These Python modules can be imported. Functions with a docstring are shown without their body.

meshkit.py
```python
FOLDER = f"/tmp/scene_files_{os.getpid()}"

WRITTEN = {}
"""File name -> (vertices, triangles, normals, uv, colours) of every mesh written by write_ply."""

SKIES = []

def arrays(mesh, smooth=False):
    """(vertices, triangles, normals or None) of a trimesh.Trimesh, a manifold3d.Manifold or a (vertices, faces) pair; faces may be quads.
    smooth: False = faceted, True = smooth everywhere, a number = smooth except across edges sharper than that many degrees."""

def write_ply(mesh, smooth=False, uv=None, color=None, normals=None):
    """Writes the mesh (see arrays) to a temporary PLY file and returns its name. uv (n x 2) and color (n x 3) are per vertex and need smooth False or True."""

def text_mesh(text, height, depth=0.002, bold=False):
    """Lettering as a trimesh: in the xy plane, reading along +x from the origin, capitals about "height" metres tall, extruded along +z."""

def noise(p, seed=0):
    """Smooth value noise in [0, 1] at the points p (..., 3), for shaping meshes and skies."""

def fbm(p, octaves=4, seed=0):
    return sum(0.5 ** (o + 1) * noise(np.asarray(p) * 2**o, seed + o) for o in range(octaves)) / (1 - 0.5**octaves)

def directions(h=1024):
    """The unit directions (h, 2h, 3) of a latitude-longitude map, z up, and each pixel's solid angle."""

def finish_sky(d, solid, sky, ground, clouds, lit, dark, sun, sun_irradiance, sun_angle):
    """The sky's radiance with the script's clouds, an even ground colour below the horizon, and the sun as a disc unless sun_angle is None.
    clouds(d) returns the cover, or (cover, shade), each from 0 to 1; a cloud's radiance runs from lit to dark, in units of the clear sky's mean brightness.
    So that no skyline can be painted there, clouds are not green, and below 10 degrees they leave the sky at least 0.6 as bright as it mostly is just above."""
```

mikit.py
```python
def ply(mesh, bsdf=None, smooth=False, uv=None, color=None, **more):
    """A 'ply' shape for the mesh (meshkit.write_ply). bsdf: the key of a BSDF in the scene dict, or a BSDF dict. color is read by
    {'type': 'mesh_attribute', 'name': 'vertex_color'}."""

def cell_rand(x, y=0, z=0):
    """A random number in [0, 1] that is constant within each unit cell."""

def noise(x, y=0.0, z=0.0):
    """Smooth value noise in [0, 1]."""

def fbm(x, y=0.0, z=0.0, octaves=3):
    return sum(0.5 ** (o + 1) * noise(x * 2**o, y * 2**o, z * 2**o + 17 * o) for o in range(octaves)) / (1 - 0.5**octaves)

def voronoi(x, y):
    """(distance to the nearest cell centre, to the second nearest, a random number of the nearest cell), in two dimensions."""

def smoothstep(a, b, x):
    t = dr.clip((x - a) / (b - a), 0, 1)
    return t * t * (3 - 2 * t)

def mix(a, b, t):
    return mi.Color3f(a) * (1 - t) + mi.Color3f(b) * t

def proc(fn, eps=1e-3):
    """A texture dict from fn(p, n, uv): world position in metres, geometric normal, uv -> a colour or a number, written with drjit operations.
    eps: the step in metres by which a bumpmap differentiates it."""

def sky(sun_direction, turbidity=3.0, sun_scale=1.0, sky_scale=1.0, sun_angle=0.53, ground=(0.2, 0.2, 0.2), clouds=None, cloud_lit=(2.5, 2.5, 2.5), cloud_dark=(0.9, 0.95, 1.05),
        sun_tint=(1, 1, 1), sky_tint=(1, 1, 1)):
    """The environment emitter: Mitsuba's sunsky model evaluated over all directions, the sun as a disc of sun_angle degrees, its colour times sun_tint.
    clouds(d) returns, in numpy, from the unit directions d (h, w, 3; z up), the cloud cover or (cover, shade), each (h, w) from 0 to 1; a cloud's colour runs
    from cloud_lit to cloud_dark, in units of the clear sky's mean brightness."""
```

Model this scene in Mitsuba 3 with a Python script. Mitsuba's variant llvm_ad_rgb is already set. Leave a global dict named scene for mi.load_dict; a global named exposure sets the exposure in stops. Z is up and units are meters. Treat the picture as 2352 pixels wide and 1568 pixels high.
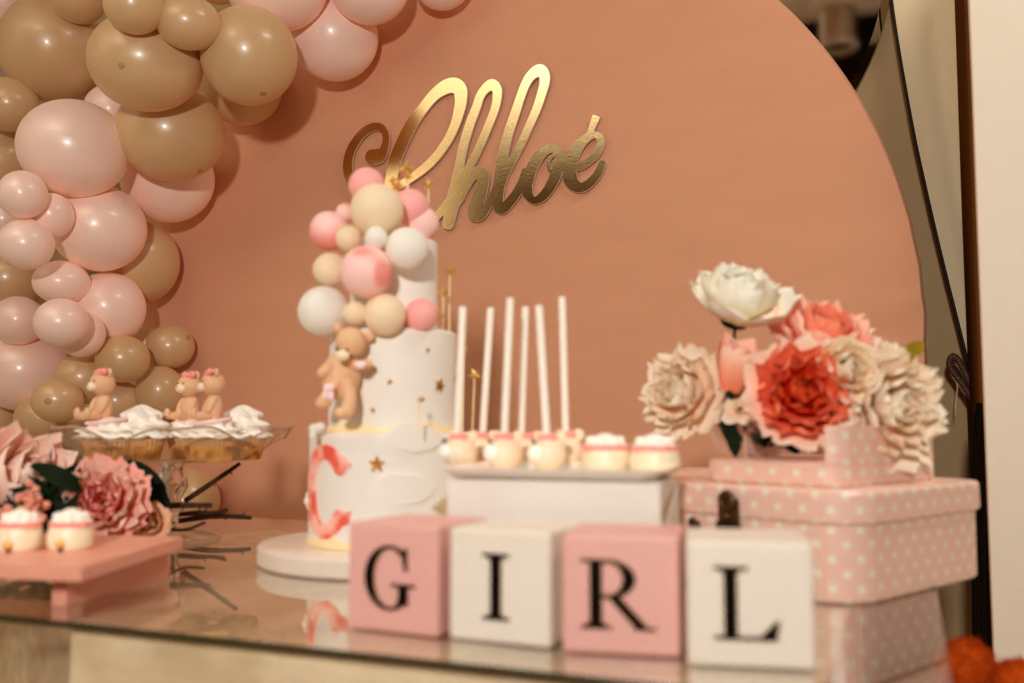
import math, random
import numpy as np, trimesh, mitsuba as mi, drjit as dr
import mikit, meshkit
from mikit import proc, noise, fbm, smoothstep, mix
from shapely.geometry import Point, Polygon, LineString, box as sbox
from shapely.ops import unary_union
from shapely import affinity
import manifold3d as m3

random.seed(7)
rng = np.random.default_rng(7)
T = mi.ScalarTransform4f
scene, labels = {}, {}

# ------------------------------------------------------------------ camera, light, exposure
F, CX, CY, HORIZON = 2240.0, 1176.0, 784.0, 960.0
PITCH = math.atan((HORIZON - CY) / F)
CAM = np.array([0, 0, 0.98])
TABLE = 0.78
scene['camera'] = {
    'type': 'thinlens', 'fov': 2 * math.degrees(math.atan(1176 / F)), 'fov_axis': 'x',
    'aperture_radius': 0.0062, 'focus_distance': 2.42, 'near_clip': 0.05, 'far_clip': 50.0,
    'to_world': T().look_at(origin=CAM.tolist(), target=[0, math.cos(PITCH), float(CAM[2] + math.sin(PITCH))], up=[0, 0, 1])}
exposure = 0.1
FLASH = np.array([-0.33, -1.05, 1.58])
FLASH_RADIANCE = [500.0, 486.0, 462.0]
BOUNCE_INTENSITY = [52.0, 50.0, 46.0]
CEILING_RADIANCE = [14.0, 13.5, 12.6]


def ray(px, py):
    u, v = (px - CX) / F, (CY - py) / F
    return np.array([u, math.cos(PITCH) - math.sin(PITCH) * v, math.sin(PITCH) + math.cos(PITCH) * v])


def at(px, py, y):                      # the point at distance y ahead of the camera seen at a pixel of the photo
    r = ray(px, py)
    return CAM + r * (y / r[1])


def on(px, py, z):                      # the point at height z
    r = ray(px, py)
    return CAM + r * ((z - CAM[2]) / r[2])


def mpp(p):                             # metres per photo pixel at a point
    d = np.asarray(p) - CAM
    return (d[1] * math.cos(PITCH) + d[2] * math.sin(PITCH)) / F


ANG = math.radians(22.2)                # the table, the backdrop and the room stand at this angle to the view
E1 = np.array([math.cos(ANG), -math.sin(ANG), 0])
E2 = np.array([math.sin(ANG), math.cos(ANG), 0])
UP = np.array([0, 0, 1.0])


def W(a, b, z):
    return a * E1 + b * E2 + np.array([0, 0, z])


def on_b(px, py, b):                    # the point of the plane at room depth b
    r = ray(px, py)
    return CAM + r * ((b - CAM @ E2) / (r @ E2))


def frame(o, x, y=None, z=UP):          # 4x4: local axes x, y, z at o
    x, z = np.asarray(x, float), np.asarray(z, float)
    y = np.cross(z, x) if y is None else np.asarray(y, float)
    m = np.eye(4)
    m[:3, 0], m[:3, 1], m[:3, 2], m[:3, 3] = x, y, z, o
    return m


ROOM = frame(np.zeros(3), E1, E2)


def rotz(deg):
    return np.array(T().rotate([0, 0, 1], deg).matrix, float)


def axis_frame(o, axis, spin=0.0):      # local z along axis
    z = np.asarray(axis, float) / np.linalg.norm(axis)
    x = np.cross([0, 0, 1.0] if abs(z[2]) < 0.95 else [0, 1.0, 0], z)
    x /= np.linalg.norm(x)
    m = frame(o, x, np.cross(z, x), z)
    return m @ rotz(spin)


def trans(v):
    m = np.eye(4); m[:3, 3] = v
    return m


def scl(a, b=None, c=None):
    return np.diag([a, a if b is None else b, a if c is None else c, 1.0])


# ------------------------------------------------------------------ materials
def lin(*c):
    c = np.array(c, float) / 255
    return np.where(c <= 0.04045, c / 12.92, ((c + 0.055) / 1.055) ** 2.4).tolist()


def rgb(c):
    return {'type': 'rgb', 'value': [float(x) for x in c]}


def tex(c):
    return c if isinstance(c, dict) else rgb(c)


def matte(name, c, two=True):
    d = {'type': 'diffuse', 'reflectance': tex(c)}
    scene[name] = {'type': 'twosided', 'b': d} if two else d
    return name


def plastic(name, c, rough=0.35, spec=0.5, coat=0.0, gloss=0.9, sheen=0.0, metal=0.0):
    scene[name] = {'type': 'twosided', 'b': {'type': 'principled', 'base_color': tex(c), 'roughness': rough, 'specular': spec, 'clearcoat': coat,
                                             'clearcoat_gloss': gloss, 'sheen': sheen, 'metallic': metal}}
    return name


def vary(c1, c2, scale, octaves=3):
    a, b = list(map(float, c1)), list(map(float, c2))
    return proc(lambda p, n, uv: mix(a, b, fbm(p.x * scale, p.y * scale, p.z * scale, octaves)))


BACKDROP_COL = lin(224, 166, 138)
def cloth_col(p, n, uv):
    w = fbm(p.x * 5 + 3, p.y * 5, p.z * 16, 3)
    g = noise(p.x * 1500, p.y * 1500, p.z * 1500)
    return mix(lin(217, 157, 123), lin(225, 164, 130), w) * (0.95 + 0.1 * g)
scene['m_backdrop'] = {'type': 'twosided', 'b': {'type': 'diffuse', 'reflectance': proc(cloth_col)}}
plastic('m_beige_balloon', vary(lin(203, 165, 118), lin(209, 172, 126), 9), 0.34, 0.5, 1.0, 0.955)
plastic('m_pink_balloon', vary(lin(250, 216, 200), lin(252, 220, 205), 9), 0.34, 0.5, 1.0, 0.955)
plastic('m_balloon_tip', lin(172, 138, 98), 0.5, 0.4)
def gold_bump(p, n, uv):
    s = p.x * E1[0] + p.y * E1[1]
    return 0.6 * noise(s * 240, 0, p.z * 240) + 0.4 * noise(s * 520, 3, p.z * 180)
scene['m_gold_foil'] = {'type': 'twosided', 'b': {'type': 'bumpmap', 'a': proc(gold_bump, 4e-4), 'scale': 0.00005,
                        'b': {'type': 'roughconductor', 'alpha': 0.035, 'eta': rgb([0.28, 0.5, 1.2]), 'k': rgb([3.2, 2.5, 1.9]), 'specular_reflectance': rgb([0.95, 0.86, 0.8])}}}
plastic('m_acrylic_edge', lin(196, 170, 150), 0.25, 0.6)
plastic('m_gold', lin(226, 176, 96), 0.24, 0.5, metal=1.0)
plastic('m_gold_bright', lin(240, 200, 120), 0.32, 0.5, metal=0.9)
plastic('m_white_fondant', vary(lin(232, 226, 216), lin(236, 231, 221), 20), 0.55, 0.35)
plastic('m_board', lin(226, 212, 198), 0.4, 0.4)
plastic('m_sphere_cream', lin(236, 212, 178), 0.6, 0.3)
plastic('m_sphere_white', lin(234, 228, 216), 0.6, 0.3)
def blush_ball(p, n, uv):
    return mix(lin(248, 202, 194), lin(244, 150, 140), smoothstep(0.5, 0.78, noise(p.x * 30 + 5, p.y * 30, p.z * 30)))
plastic('m_sphere_pink', proc(blush_ball), 0.6, 0.3)
plastic('m_sphere_rose', lin(246, 172, 166), 0.6, 0.3)
plastic('m_gold_lustre', lin(246, 222, 172), 0.45, 0.4)
def watercolour(p, n, uv):
    t = fbm(p.x * 45, p.y * 45, p.z * 45, 3)
    return mix(lin(250, 190, 172), lin(232, 92, 74), smoothstep(0.35, 0.68, t))
plastic('m_watercolour', proc(watercolour), 0.6, 0.3)
plastic('m_bear', vary(lin(222, 174, 132), lin(228, 184, 144), 60), 0.6, 0.3)
plastic('m_bear_muzzle', lin(244, 220, 188), 0.6, 0.3)
plastic('m_dark_bead', lin(40, 24, 14), 0.3, 0.5)
plastic('m_pink_icing', lin(246, 150, 140), 0.5, 0.4)
plastic('m_pale_pink_icing', lin(248, 216, 216), 0.5, 0.35)
plastic('m_pop', vary(lin(250, 226, 196), lin(246, 214, 182), 40), 0.5, 0.4)
plastic('m_cream', lin(250, 244, 232), 0.5, 0.4)
plastic('m_dessert', vary(lin(240, 228, 196), lin(234, 218, 184), 40), 0.4, 0.5)
plastic('m_paper_stick', lin(246, 238, 224), 0.7, 0.3)
plastic('m_white_ceramic', lin(232, 224, 210), 0.22, 0.5, 0.4)
plastic('m_white_card', lin(218, 209, 198), 0.55, 0.35)
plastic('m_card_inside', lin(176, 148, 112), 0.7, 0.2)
plastic('m_pink_block', lin(212, 158, 148), 0.42, 0.4)
plastic('m_white_block', lin(218, 207, 192), 0.42, 0.4)
plastic('m_gloss_black', lin(14, 10, 8), 0.12, 0.5)
plastic('m_pink_wood', vary(lin(220, 152, 130), lin(212, 144, 122), 25), 0.42, 0.4)
plastic('m_antique_metal', lin(92, 66, 40), 0.35, 0.5, metal=0.8)
def sponge(p, n, uv):
    t = fbm(p.x * 45, p.y * 45, p.z * 45, 3)
    return mix(lin(226, 166, 84), lin(150, 84, 26), smoothstep(0.3, 0.7, t))
plastic('m_sponge', proc(sponge), 0.55, 0.3)
plastic('m_sponge_top', vary(lin(206, 112, 36), lin(190, 92, 22), 50), 0.5, 0.3)
plastic('m_paper_liner', lin(216, 166, 112), 0.6, 0.3)
matte('m_twig', vary(lin(84, 56, 40), lin(52, 34, 26), 60))
matte('m_dark_leaf', vary(lin(34, 44, 28), lin(18, 26, 18), 40))
matte('m_olive_leaf', vary(lin(168, 138, 40), lin(120, 104, 26), 60))
matte('m_bright_leaf', lin(82, 104, 44))
matte('m_petal', {'type': 'mesh_attribute', 'name': 'vertex_color'})
matte('m_berry', vary(lin(226, 158, 132), lin(206, 120, 104), 90))
matte('m_stamen', lin(214, 150, 44))
scene['m_sheet_glass'] = {'type': 'thindielectric', 'int_ior': 1.52, 'ext_ior': 1.0}
scene['m_solid_glass'] = {'type': 'dielectric', 'int_ior': 1.5, 'ext_ior': 1.0}
plastic('m_glass_edge', lin(34, 32, 14), 0.3, 0.3)
plastic('m_glass_lip', lin(170, 150, 124), 0.15, 0.7)
def plaster(p, n, uv):
    t = fbm(p.x * 16, p.y * 16, p.z * 16, 4)
    return mix(lin(182, 158, 124), lin(204, 182, 150), smoothstep(0.25, 0.75, t))
def plaster_h(p, n, uv):
    return fbm(p.x * 30, p.y * 30, p.z * 60, 3)
scene['m_plaster'] = {'type': 'twosided', 'b': {'type': 'bumpmap', 'a': proc(plaster_h, 2e-3), 'scale': 0.004, 'b': {'type': 'diffuse', 'reflectance': proc(plaster)}}}
matte('m_wall', vary(lin(186, 156, 114), lin(192, 163, 122), 3))
matte('m_side_wall', lin(206, 192, 172))
matte('m_ceiling', lin(236, 230, 220))
matte('m_far_wall', vary(lin(66, 44, 28), lin(54, 36, 22), 2))
matte('m_dark_wood', vary(lin(30, 20, 13), lin(20, 14, 10), 4))
matte('m_floor', vary(lin(176, 154, 126), lin(190, 168, 140), 6))
matte('m_brown_frame', lin(104, 66, 30))
plastic('m_white_door', lin(238, 224, 204), 0.5, 0.35)
matte('m_curtain', vary(lin(244, 222, 182), lin(238, 214, 172), 4))
matte('m_curtain_dark', lin(30, 20, 12))
plastic('m_rope', vary(lin(120, 84, 62), lin(36, 22, 18), 260), 0.4, 0.5)
plastic('m_black', lin(16, 12, 10), 0.5, 0.3)
scene['m_mirror'] = {'type': 'twosided', 'b': {'type': 'roughconductor', 'alpha': 0.004, 'material': 'none', 'specular_reflectance': rgb([0.86, 0.82, 0.74])}}
plastic('m_steel', lin(186, 168, 150), 0.28, 0.5, metal=1.0)
plastic('m_magenta', lin(190, 20, 110), 0.3, 0.5)
matte('m_plush', vary(lin(206, 84, 22), lin(150, 46, 10), 70))


def dots(p, n, uv):
    s = 0.0315
    x, y = uv.x / s, uv.y / s
    d1 = dr.hypot(x - dr.floor(x) - 0.5, y - dr.floor(y) - 0.5)
    x2, y2 = x + 0.5, y + 0.5
    d2 = dr.hypot(x2 - dr.floor(x2) - 0.5, y2 - dr.floor(y2) - 0.5)
    d = dr.minimum(d1, d2) * s
    return mix(lin(228, 218, 200), lin(226, 184, 166), smoothstep(0.0042, 0.0050, d))
plastic('m_polka', proc(dots), 0.3, 0.5, 0.35)
matte('m_box_inside', lin(150, 84, 62))

# ------------------------------------------------------------------ scene entries
def number(key):
    if key not in _taken:
        _taken.add(key); return key
    k = 1
    while f'{key}_{k:03d}' in _taken:
        k += 1
    _taken.add(f'{key}_{k:03d}')
    return f'{key}_{k:03d}'
_taken = set()


def thing(name, label=None, cat=None, group=None, kind=None):
    key = number(name)
    d = {}
    if label: d['label'] = label
    if cat: d['category'] = cat
    if group: d['group'] = group
    if kind: d['kind'] = kind
    labels[key] = d
    return key


def put(shape, key, m=None, mat=None):
    d = dict(shape)
    if m is not None:
        d['to_world'] = T(np.asarray(m, float))
    if mat is not None:
        d['bsdf'] = {'type': 'ref', 'id': mat}
    scene[key] = d
    return key


def part(parent, name, shape, m=None, mat=None, label=None, kind=None):
    key = number(f'{parent}__{name}')
    put(shape, key, m, mat)
    if label or kind:
        labels[key] = {k: v for k, v in (('label', label), ('kind', kind)) if v}
    return key


def ply(mesh, mat, smooth=35, **kw):
    return mikit.ply(mesh, mat, smooth=smooth, **kw)


# ------------------------------------------------------------------ mesh helpers
BALL = mikit.ply(trimesh.creation.icosphere(4), 'm_bear', smooth=True)
BALL_LOW = mikit.ply(trimesh.creation.icosphere(2), 'm_bear', smooth=True)


def ball_at(parent, name, c, r, mat, basis=None, low=False, label=None):
    m = trans(c)
    if basis is not None:
        b = np.eye(4); b[:3, :3] = basis[:3, :3]; m = m @ b
    r = np.broadcast_to(r, 3)
    return part(parent, name, BALL_LOW if low else BALL, m @ scl(*map(float, r)), mat, label)


def lathe(prof, n=64, wave=None):
    prof = np.asarray(prof, float)
    th = np.linspace(0, 2 * np.pi, n, endpoint=False)
    v = np.zeros((len(prof), n, 3))
    for i, (r, z) in enumerate(prof):
        rr, zz = (r, z) if wave is None else wave(i, r, z, th)
        v[i, :, 0], v[i, :, 1], v[i, :, 2] = rr * np.cos(th), rr * np.sin(th), zz
    idx = np.arange(len(prof) * n).reshape(len(prof), n)
    a, b = idx[:-1], idx[1:]
    q = np.stack([a, np.roll(a, -1, 1), np.roll(b, -1, 1), b], -1).reshape(-1, 4)
    f = np.vstack([q[:, [0, 1, 2]], q[:, [0, 2, 3]]])
    m = trimesh.Trimesh(v.reshape(-1, 3), f, process=False)
    m.merge_vertices(); m.update_faces(m.nondegenerate_faces())
    return m


def tube(pts, r, n=10, cap=True):
    pts = np.asarray(pts, float)
    r = np.broadcast_to(r, len(pts)).astype(float)
    t = np.gradient(pts, axis=0)
    t /= np.linalg.norm(t, axis=1, keepdims=True) + 1e-12
    ref = np.array([0, 0, 1.0]) if abs(t[0, 2]) < 0.9 else np.array([1.0, 0, 0])
    x = np.cross(ref, t[0]); x /= np.linalg.norm(x)
    rings = []
    th = np.linspace(0, 2 * np.pi, n, endpoint=False)
    for p, d, rr in zip(pts, t, r):
        x = x - d * (x @ d); x /= np.linalg.norm(x)
        y = np.cross(d, x)
        rings.append(p + rr * (np.cos(th)[:, None] * x + np.sin(th)[:, None] * y))
    v = np.vstack(rings)
    idx = np.arange(len(v)).reshape(len(pts), n)
    a, b = idx[:-1], idx[1:]
    q = np.stack([a, np.roll(a, -1, 1), np.roll(b, -1, 1), b], -1).reshape(-1, 4)
    f = [q[:, [0, 1, 2]], q[:, [0, 2, 3]]]
    if cap:
        v = np.vstack([v, pts[:1], pts[-1:]])
        k = len(v)
        f.append(np.stack([np.roll(idx[0], -1), idx[0], np.full(n, k - 2)], 1))
        f.append(np.stack([idx[-1], np.roll(idx[-1], -1), np.full(n, k - 1)], 1))
    return trimesh.Trimesh(v, np.vstack(f), process=False)


def rbox(x0, y0, z0, x1, y1, z1, r=0.003, seg=16):
    s = m3.Manifold.sphere(r, seg)
    pts = [s.translate([x, y, z]) for x in (x0 + r, x1 - r) for y in (y0 + r, y1 - r) for z in (z0 + r, z1 - r)]
    h = m3.Manifold.batch_hull(pts).to_mesh()
    return trimesh.Trimesh(np.array(h.vert_properties[:, :3]), np.array(h.tri_verts), process=False)


def abox(x0, y0, z0, x1, y1, z1):
    b = trimesh.creation.box([x1 - x0, y1 - y0, z1 - z0])
    b.apply_translation([(x0 + x1) / 2, (y0 + y1) / 2, (z0 + z1) / 2])
    return b


def extrude(poly, h):
    gs = getattr(poly, 'geoms', [poly])
    return trimesh.util.concatenate([trimesh.creation.extrude_polygon(g, h, engine='earcut') for g in gs if g.area > 1e-9])


def spline(pts, n=12):
    p = np.asarray(pts, float)
    p = np.vstack([2 * p[0] - p[1], p, 2 * p[-1] - p[-2]])
    out = []
    for i in range(1, len(p) - 2):
        t = np.linspace(0, 1, n, endpoint=False)[:, None]
        a, b, c, d = p[i - 1:i + 3]
        out.append(0.5 * (2 * b + (c - a) * t + (2 * a - 5 * b + 4 * c - d) * t ** 2 + (3 * b - a - 3 * c + d) * t ** 3))
    return np.vstack(out + [p[-2:-1]])


def stroke(pts, n=10):                  # (x, y, width) points -> outline
    p = spline(pts, n)
    return unary_union([unary_union([Point(a[0], a[1]).buffer(a[2] / 2, 12), Point(b[0], b[1]).buffer(b[2] / 2, 12)]).convex_hull for a, b in zip(p[:-1], p[1:])])


def rrect(x0, y0, x1, y1, r, seg=10):
    return sbox(x0 + r, y0 + r, x1 - r, y1 - r).buffer(r, seg)


def star_poly(r, k=0.45, n=5, rot=90):
    a = np.radians(rot) + np.arange(2 * n) * np.pi / n
    rr = np.where(np.arange(2 * n) % 2 == 0, r, r * k)
    return np.stack([rr * np.cos(a), rr * np.sin(a)], 1)


def star_mesh(r, d):                    # a faceted star in the xy plane, raised along +z
    o = star_poly(r)
    v = np.vstack([np.c_[o, np.zeros(10)], [[0, 0, d]], [[0, 0, -d * 0.4]]])
    f = [[i, (i + 1) % 10, 10] for i in range(10)] + [[(i + 1) % 10, i, 11] for i in range(10)]
    return trimesh.Trimesh(v, f, process=False)


def sheet(fn, nu, nv, closed=False):
    u, v = np.meshgrid(np.linspace(0, 1, nu), np.linspace(0, 1, nv), indexing='ij')
    P = fn(u, v)
    idx = np.arange(nu * nv).reshape(nu, nv)
    q = np.stack([idx[:-1, :-1], idx[1:, :-1], idx[1:, 1:], idx[:-1, 1:]], -1).reshape(-1, 4)
    return trimesh.Trimesh(P.reshape(-1, 3), np.vstack([q[:, [0, 1, 2]], q[:, [0, 2, 3]]]), process=False)


def prism_uv(poly, z0, z1, taper=0.0, cap_top=True, cap_bot=True, mat='m_polka', bev=0.003):
    """Walls of a footprint with uv in metres (perimeter, height), and caps."""
    c = np.array(poly.exterior.coords)[:-1]
    if poly.exterior.is_ccw is False:
        c = c[::-1]
    L = np.r_[0, np.cumsum(np.linalg.norm(np.diff(np.vstack([c, c[:1]]), axis=0), axis=1))]
    cc = np.vstack([c, c[:1]])
    cen = c.mean(0)
    hs = [z0, z0 + bev, z1 - bev, z1]
    ins = [bev, 0, 0, bev]
    V, UV = [], []
    for h, i in zip(hs, ins):
        d = cc - cen
        k = 1 - i / np.maximum(np.linalg.norm(d, axis=1, keepdims=True), 1e-9) + taper * (h - z0)
        V.append(np.c_[cen + d * k, np.full(len(cc), h)])
        UV.append(np.c_[L, np.full(len(cc), h - z0)])
    n = len(cc)
    idx = np.arange(4 * n).reshape(4, n)
    q = np.stack([idx[:-1, :-1], idx[:-1, 1:], idx[1:, 1:], idx[1:, :-1]], -1).reshape(-1, 4)
    faces = [q[:, [0, 1, 2]], q[:, [0, 2, 3]]]
    V, UV = np.vstack(V), np.vstack(UV)
    for on_, ring, flip in ((cap_bot, 0, True), (cap_top, 3, False)):
        if not on_:
            continue
        ringv = V[idx[ring, :-1]]
        k = len(V)
        V = np.vstack([V, ringv, ringv.mean(0, keepdims=True)])
        UV = np.vstack([UV, ringv[:, :2], ringv.mean(0, keepdims=True)[:, :2]])
        i = np.arange(n - 1)
        t = np.stack([k + i, k + (i + 1) % (n - 1), np.full(n - 1, k + n - 1)], 1)
        faces.append(t[:, ::-1] if flip else t)
    return mikit.ply(trimesh.Trimesh(V, np.vstack(faces), process=False), mat, smooth=False, uv=UV)


# ------------------------------------------------------------------ the room
BD = float(W(0, 0, 0) @ E2) + (np.array([-0.1964, 2.4841, 0]) @ E2)      # the backdrop's plane (room depth)
BDC = np.array([-0.1964, 2.4841, CAM[2] + 0.1905]); BDR = 1.15
WB = BD + 0.36
XL, XR, YF, ZC = -3.1, 2.4, -1.95, 3.0
def struct(name, mesh, mat, m=ROOM, label=None, smooth=False):
    key = number(name)
    put(ply(mesh, mat, smooth), key, m)
    labels[key] = {'kind': 'structure', **({'label': label} if label else {})}
    return key
struct('floor', abox(XL - 0.1, YF - 0.1, -0.1, XR + 0.1, WB + 0.1, 0), 'm_floor')
struct('ceiling', abox(XL - 0.1, YF - 0.1, ZC, XR + 0.1, WB + 0.1, ZC + 0.1), 'm_ceiling')
struct('wall_back', abox(XL - 0.1, WB, 0, XR + 0.1, WB + 0.1, ZC), 'm_wall')
struct('wall_left', abox(XL - 0.1, YF, 0, XL, WB, ZC), 'm_side_wall')
struct('wall_right', abox(XR, YF, 0, XR + 0.1, WB, ZC), 'm_side_wall')
struct('wall_front', abox(XL, YF - 0.1, 0, XR, YF, ZC), 'm_far_wall')

# the white door and its brown frame at the right
pe = on_b(2252, 700, 2.05)
a0 = float(pe @ E1)
d1 = number('door_1'); labels[d1] = {'kind': 'structure', 'label': 'plain white door at the right edge'}
part(d1, 'leaf', ply(rbox(a0, 2.05, 0.005, a0 + 0.9, 2.09, 2.1, 0.004), 'm_white_door', 30), ROOM)
part(d1, 'frame', ply(abox(a0 - 0.004, 2.106, 0, a0 + 0.12, WB - 0.002, 2.1), 'm_brown_frame', False), ROOM, label='dark brown door frame')

# ------------------------------------------------------------------ lights
k = thing('flash_lamp', 'round diffuser of a flash lamp above the camera', 'lamp')
fl = ply(lathe([(0, 0.0), (0.088, 0.0)], 48), 'm_white_card', False)
fl['emitter'] = {'type': 'area', 'radiance': rgb(FLASH_RADIANCE)}
FLF = axis_frame(FLASH, np.array([-0.15, 2.0, 1.12]) - FLASH)
if np.cross(*(lambda t: (t[1] - t[0], t[2] - t[0]))(lathe([(0, 0.0), (0.088, 0.0)], 48).triangles[0]))[2] < 0: fl['flip_normals'] = True
part(k, 'diffuser', fl, FLF)
part(k, 'housing', ply(lathe([(0, -0.10), (0.03, -0.10), (0.035, -0.06), (0.09, -0.02), (0.095, -0.001)], 48), 'm_black', 30), FLF)
scene['bounce_light'] = {'type': 'spot', 'to_world': T().look_at(origin=W(-0.4, -0.4, 1.75).tolist(), target=W(-1.95, -0.75, 3.0).tolist(), up=[0, 1, 0]),
                         'intensity': rgb(BOUNCE_INTENSITY), 'cutoff_angle': 42.0, 'beam_width': 20.0}
k = thing('ceiling_light', 'square ceiling light panel above the table', 'lamp')
part(k, 'frame', ply(trimesh.util.concatenate([abox(-0.33, -0.33, -0.035, 0.33, -0.30, 0), abox(-0.33, 0.30, -0.035, 0.33, 0.33, 0), abox(-0.33, -0.3, -0.035, -0.3, 0.3, 0), abox(0.3, -0.3, -0.035, 0.33, 0.3, 0)]), 'm_white_card', False), ROOM @ trans([0.70, 1.35, 2.999]))
fl = ply(trimesh.Trimesh([[-0.3, -0.3, -0.02], [-0.3, 0.3, -0.02], [0.3, 0.3, -0.02], [0.3, -0.3, -0.02]], [[0, 1, 2], [0, 2, 3]], process=False), 'm_white_card', False)
fl['emitter'] = {'type': 'area', 'radiance': rgb(CEILING_RADIANCE)}
part(k, 'diffuser', fl, ROOM @ trans([0.70, 1.35, 2.999]))
k = thing('pendant_lamp', 'ribbed metal pendant lamp under the ceiling, seen in the mirror', 'lamp')
PF = ROOM @ trans([-0.27, 0.36, 0])
part(k, 'shade', ply(lathe([(0.0, 2.74), (0.083, 2.74)] + [(0.083 + 0.003 * (i % 2), 2.742 + i * 0.008) for i in range(20)] + [(0.083, 2.91), (0, 2.91)], 48), 'm_steel', 30), PF)
part(k, 'flange', ply(lathe([(0, 2.91), (0.12, 2.915), (0.125, 2.93), (0.12, 2.999), (0, 2.999)], 48), 'm_white_card', 30), PF)
part(k, 'ring', ply(trimesh.creation.torus(0.082, 0.007, 48, 10), 'm_white_card', True), PF @ trans([0, 0, 2.737]))
struct('bulkhead', abox(-1.1, -0.02, 2.25, 0.7, 0.06, 2.999), 'm_dark_wood')

# ------------------------------------------------------------------ backdrop
k = thing('round_backdrop', 'large round backdrop covered in dusty pink cloth', 'backdrop')
def disc_mesh():
    nr, nt = 60, 220
    r = np.r_[np.linspace(0, 1, nr) ** 0.8 * BDR, BDR + 0.006, BDR + 0.006, BDR]
    d = np.r_[np.zeros(nr), 0.008, 0.035, 0.045]
    th = np.linspace(0, 2 * np.pi, nt, endpoint=False)
    R, TH = np.meshgrid(r, th, indexing='ij')
    D = np.repeat(d[:, None], nt, 1)
    x, z = R * np.cos(TH), R * np.sin(TH)
    near = np.exp(-((TH + 0.05 - np.where(TH > np.pi, 2 * np.pi, 0)) / 0.22) ** 2) * np.clip((R / BDR - 0.78) / 0.22, 0, 1)
    fold = np.abs(np.sin(38 * (z - 0.3 * x) + 3)) ** 3 * 0.010 * near
    fold += meshkit.fbm(np.stack([x * 3, z * 9, 0 * x], -1), 3) * 0.004 * np.clip(R / BDR, 0, 1)
    R2 = R + near * 0.002 * np.sin(60 * z)
    v = np.stack([R2 * np.cos(TH), D - fold, R2 * np.sin(TH)], -1)
    idx = np.arange(len(r) * nt).reshape(len(r), nt)
    a, b = idx[:-1], idx[1:]
    q = np.stack([a, b, np.roll(b, -1, 1), np.roll(a, -1, 1)], -1).reshape(-1, 4)
    m = trimesh.Trimesh(v.reshape(-1, 3), np.vstack([q[:, [0, 1, 2]], q[:, [0, 2, 3]]]), process=False)
    m.merge_vertices(); m.update_faces(m.nondegenerate_faces())
    return m
part(k, 'cover', ply(disc_mesh(), 'm_backdrop', 40), frame(BDC, E1, E2))
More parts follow.
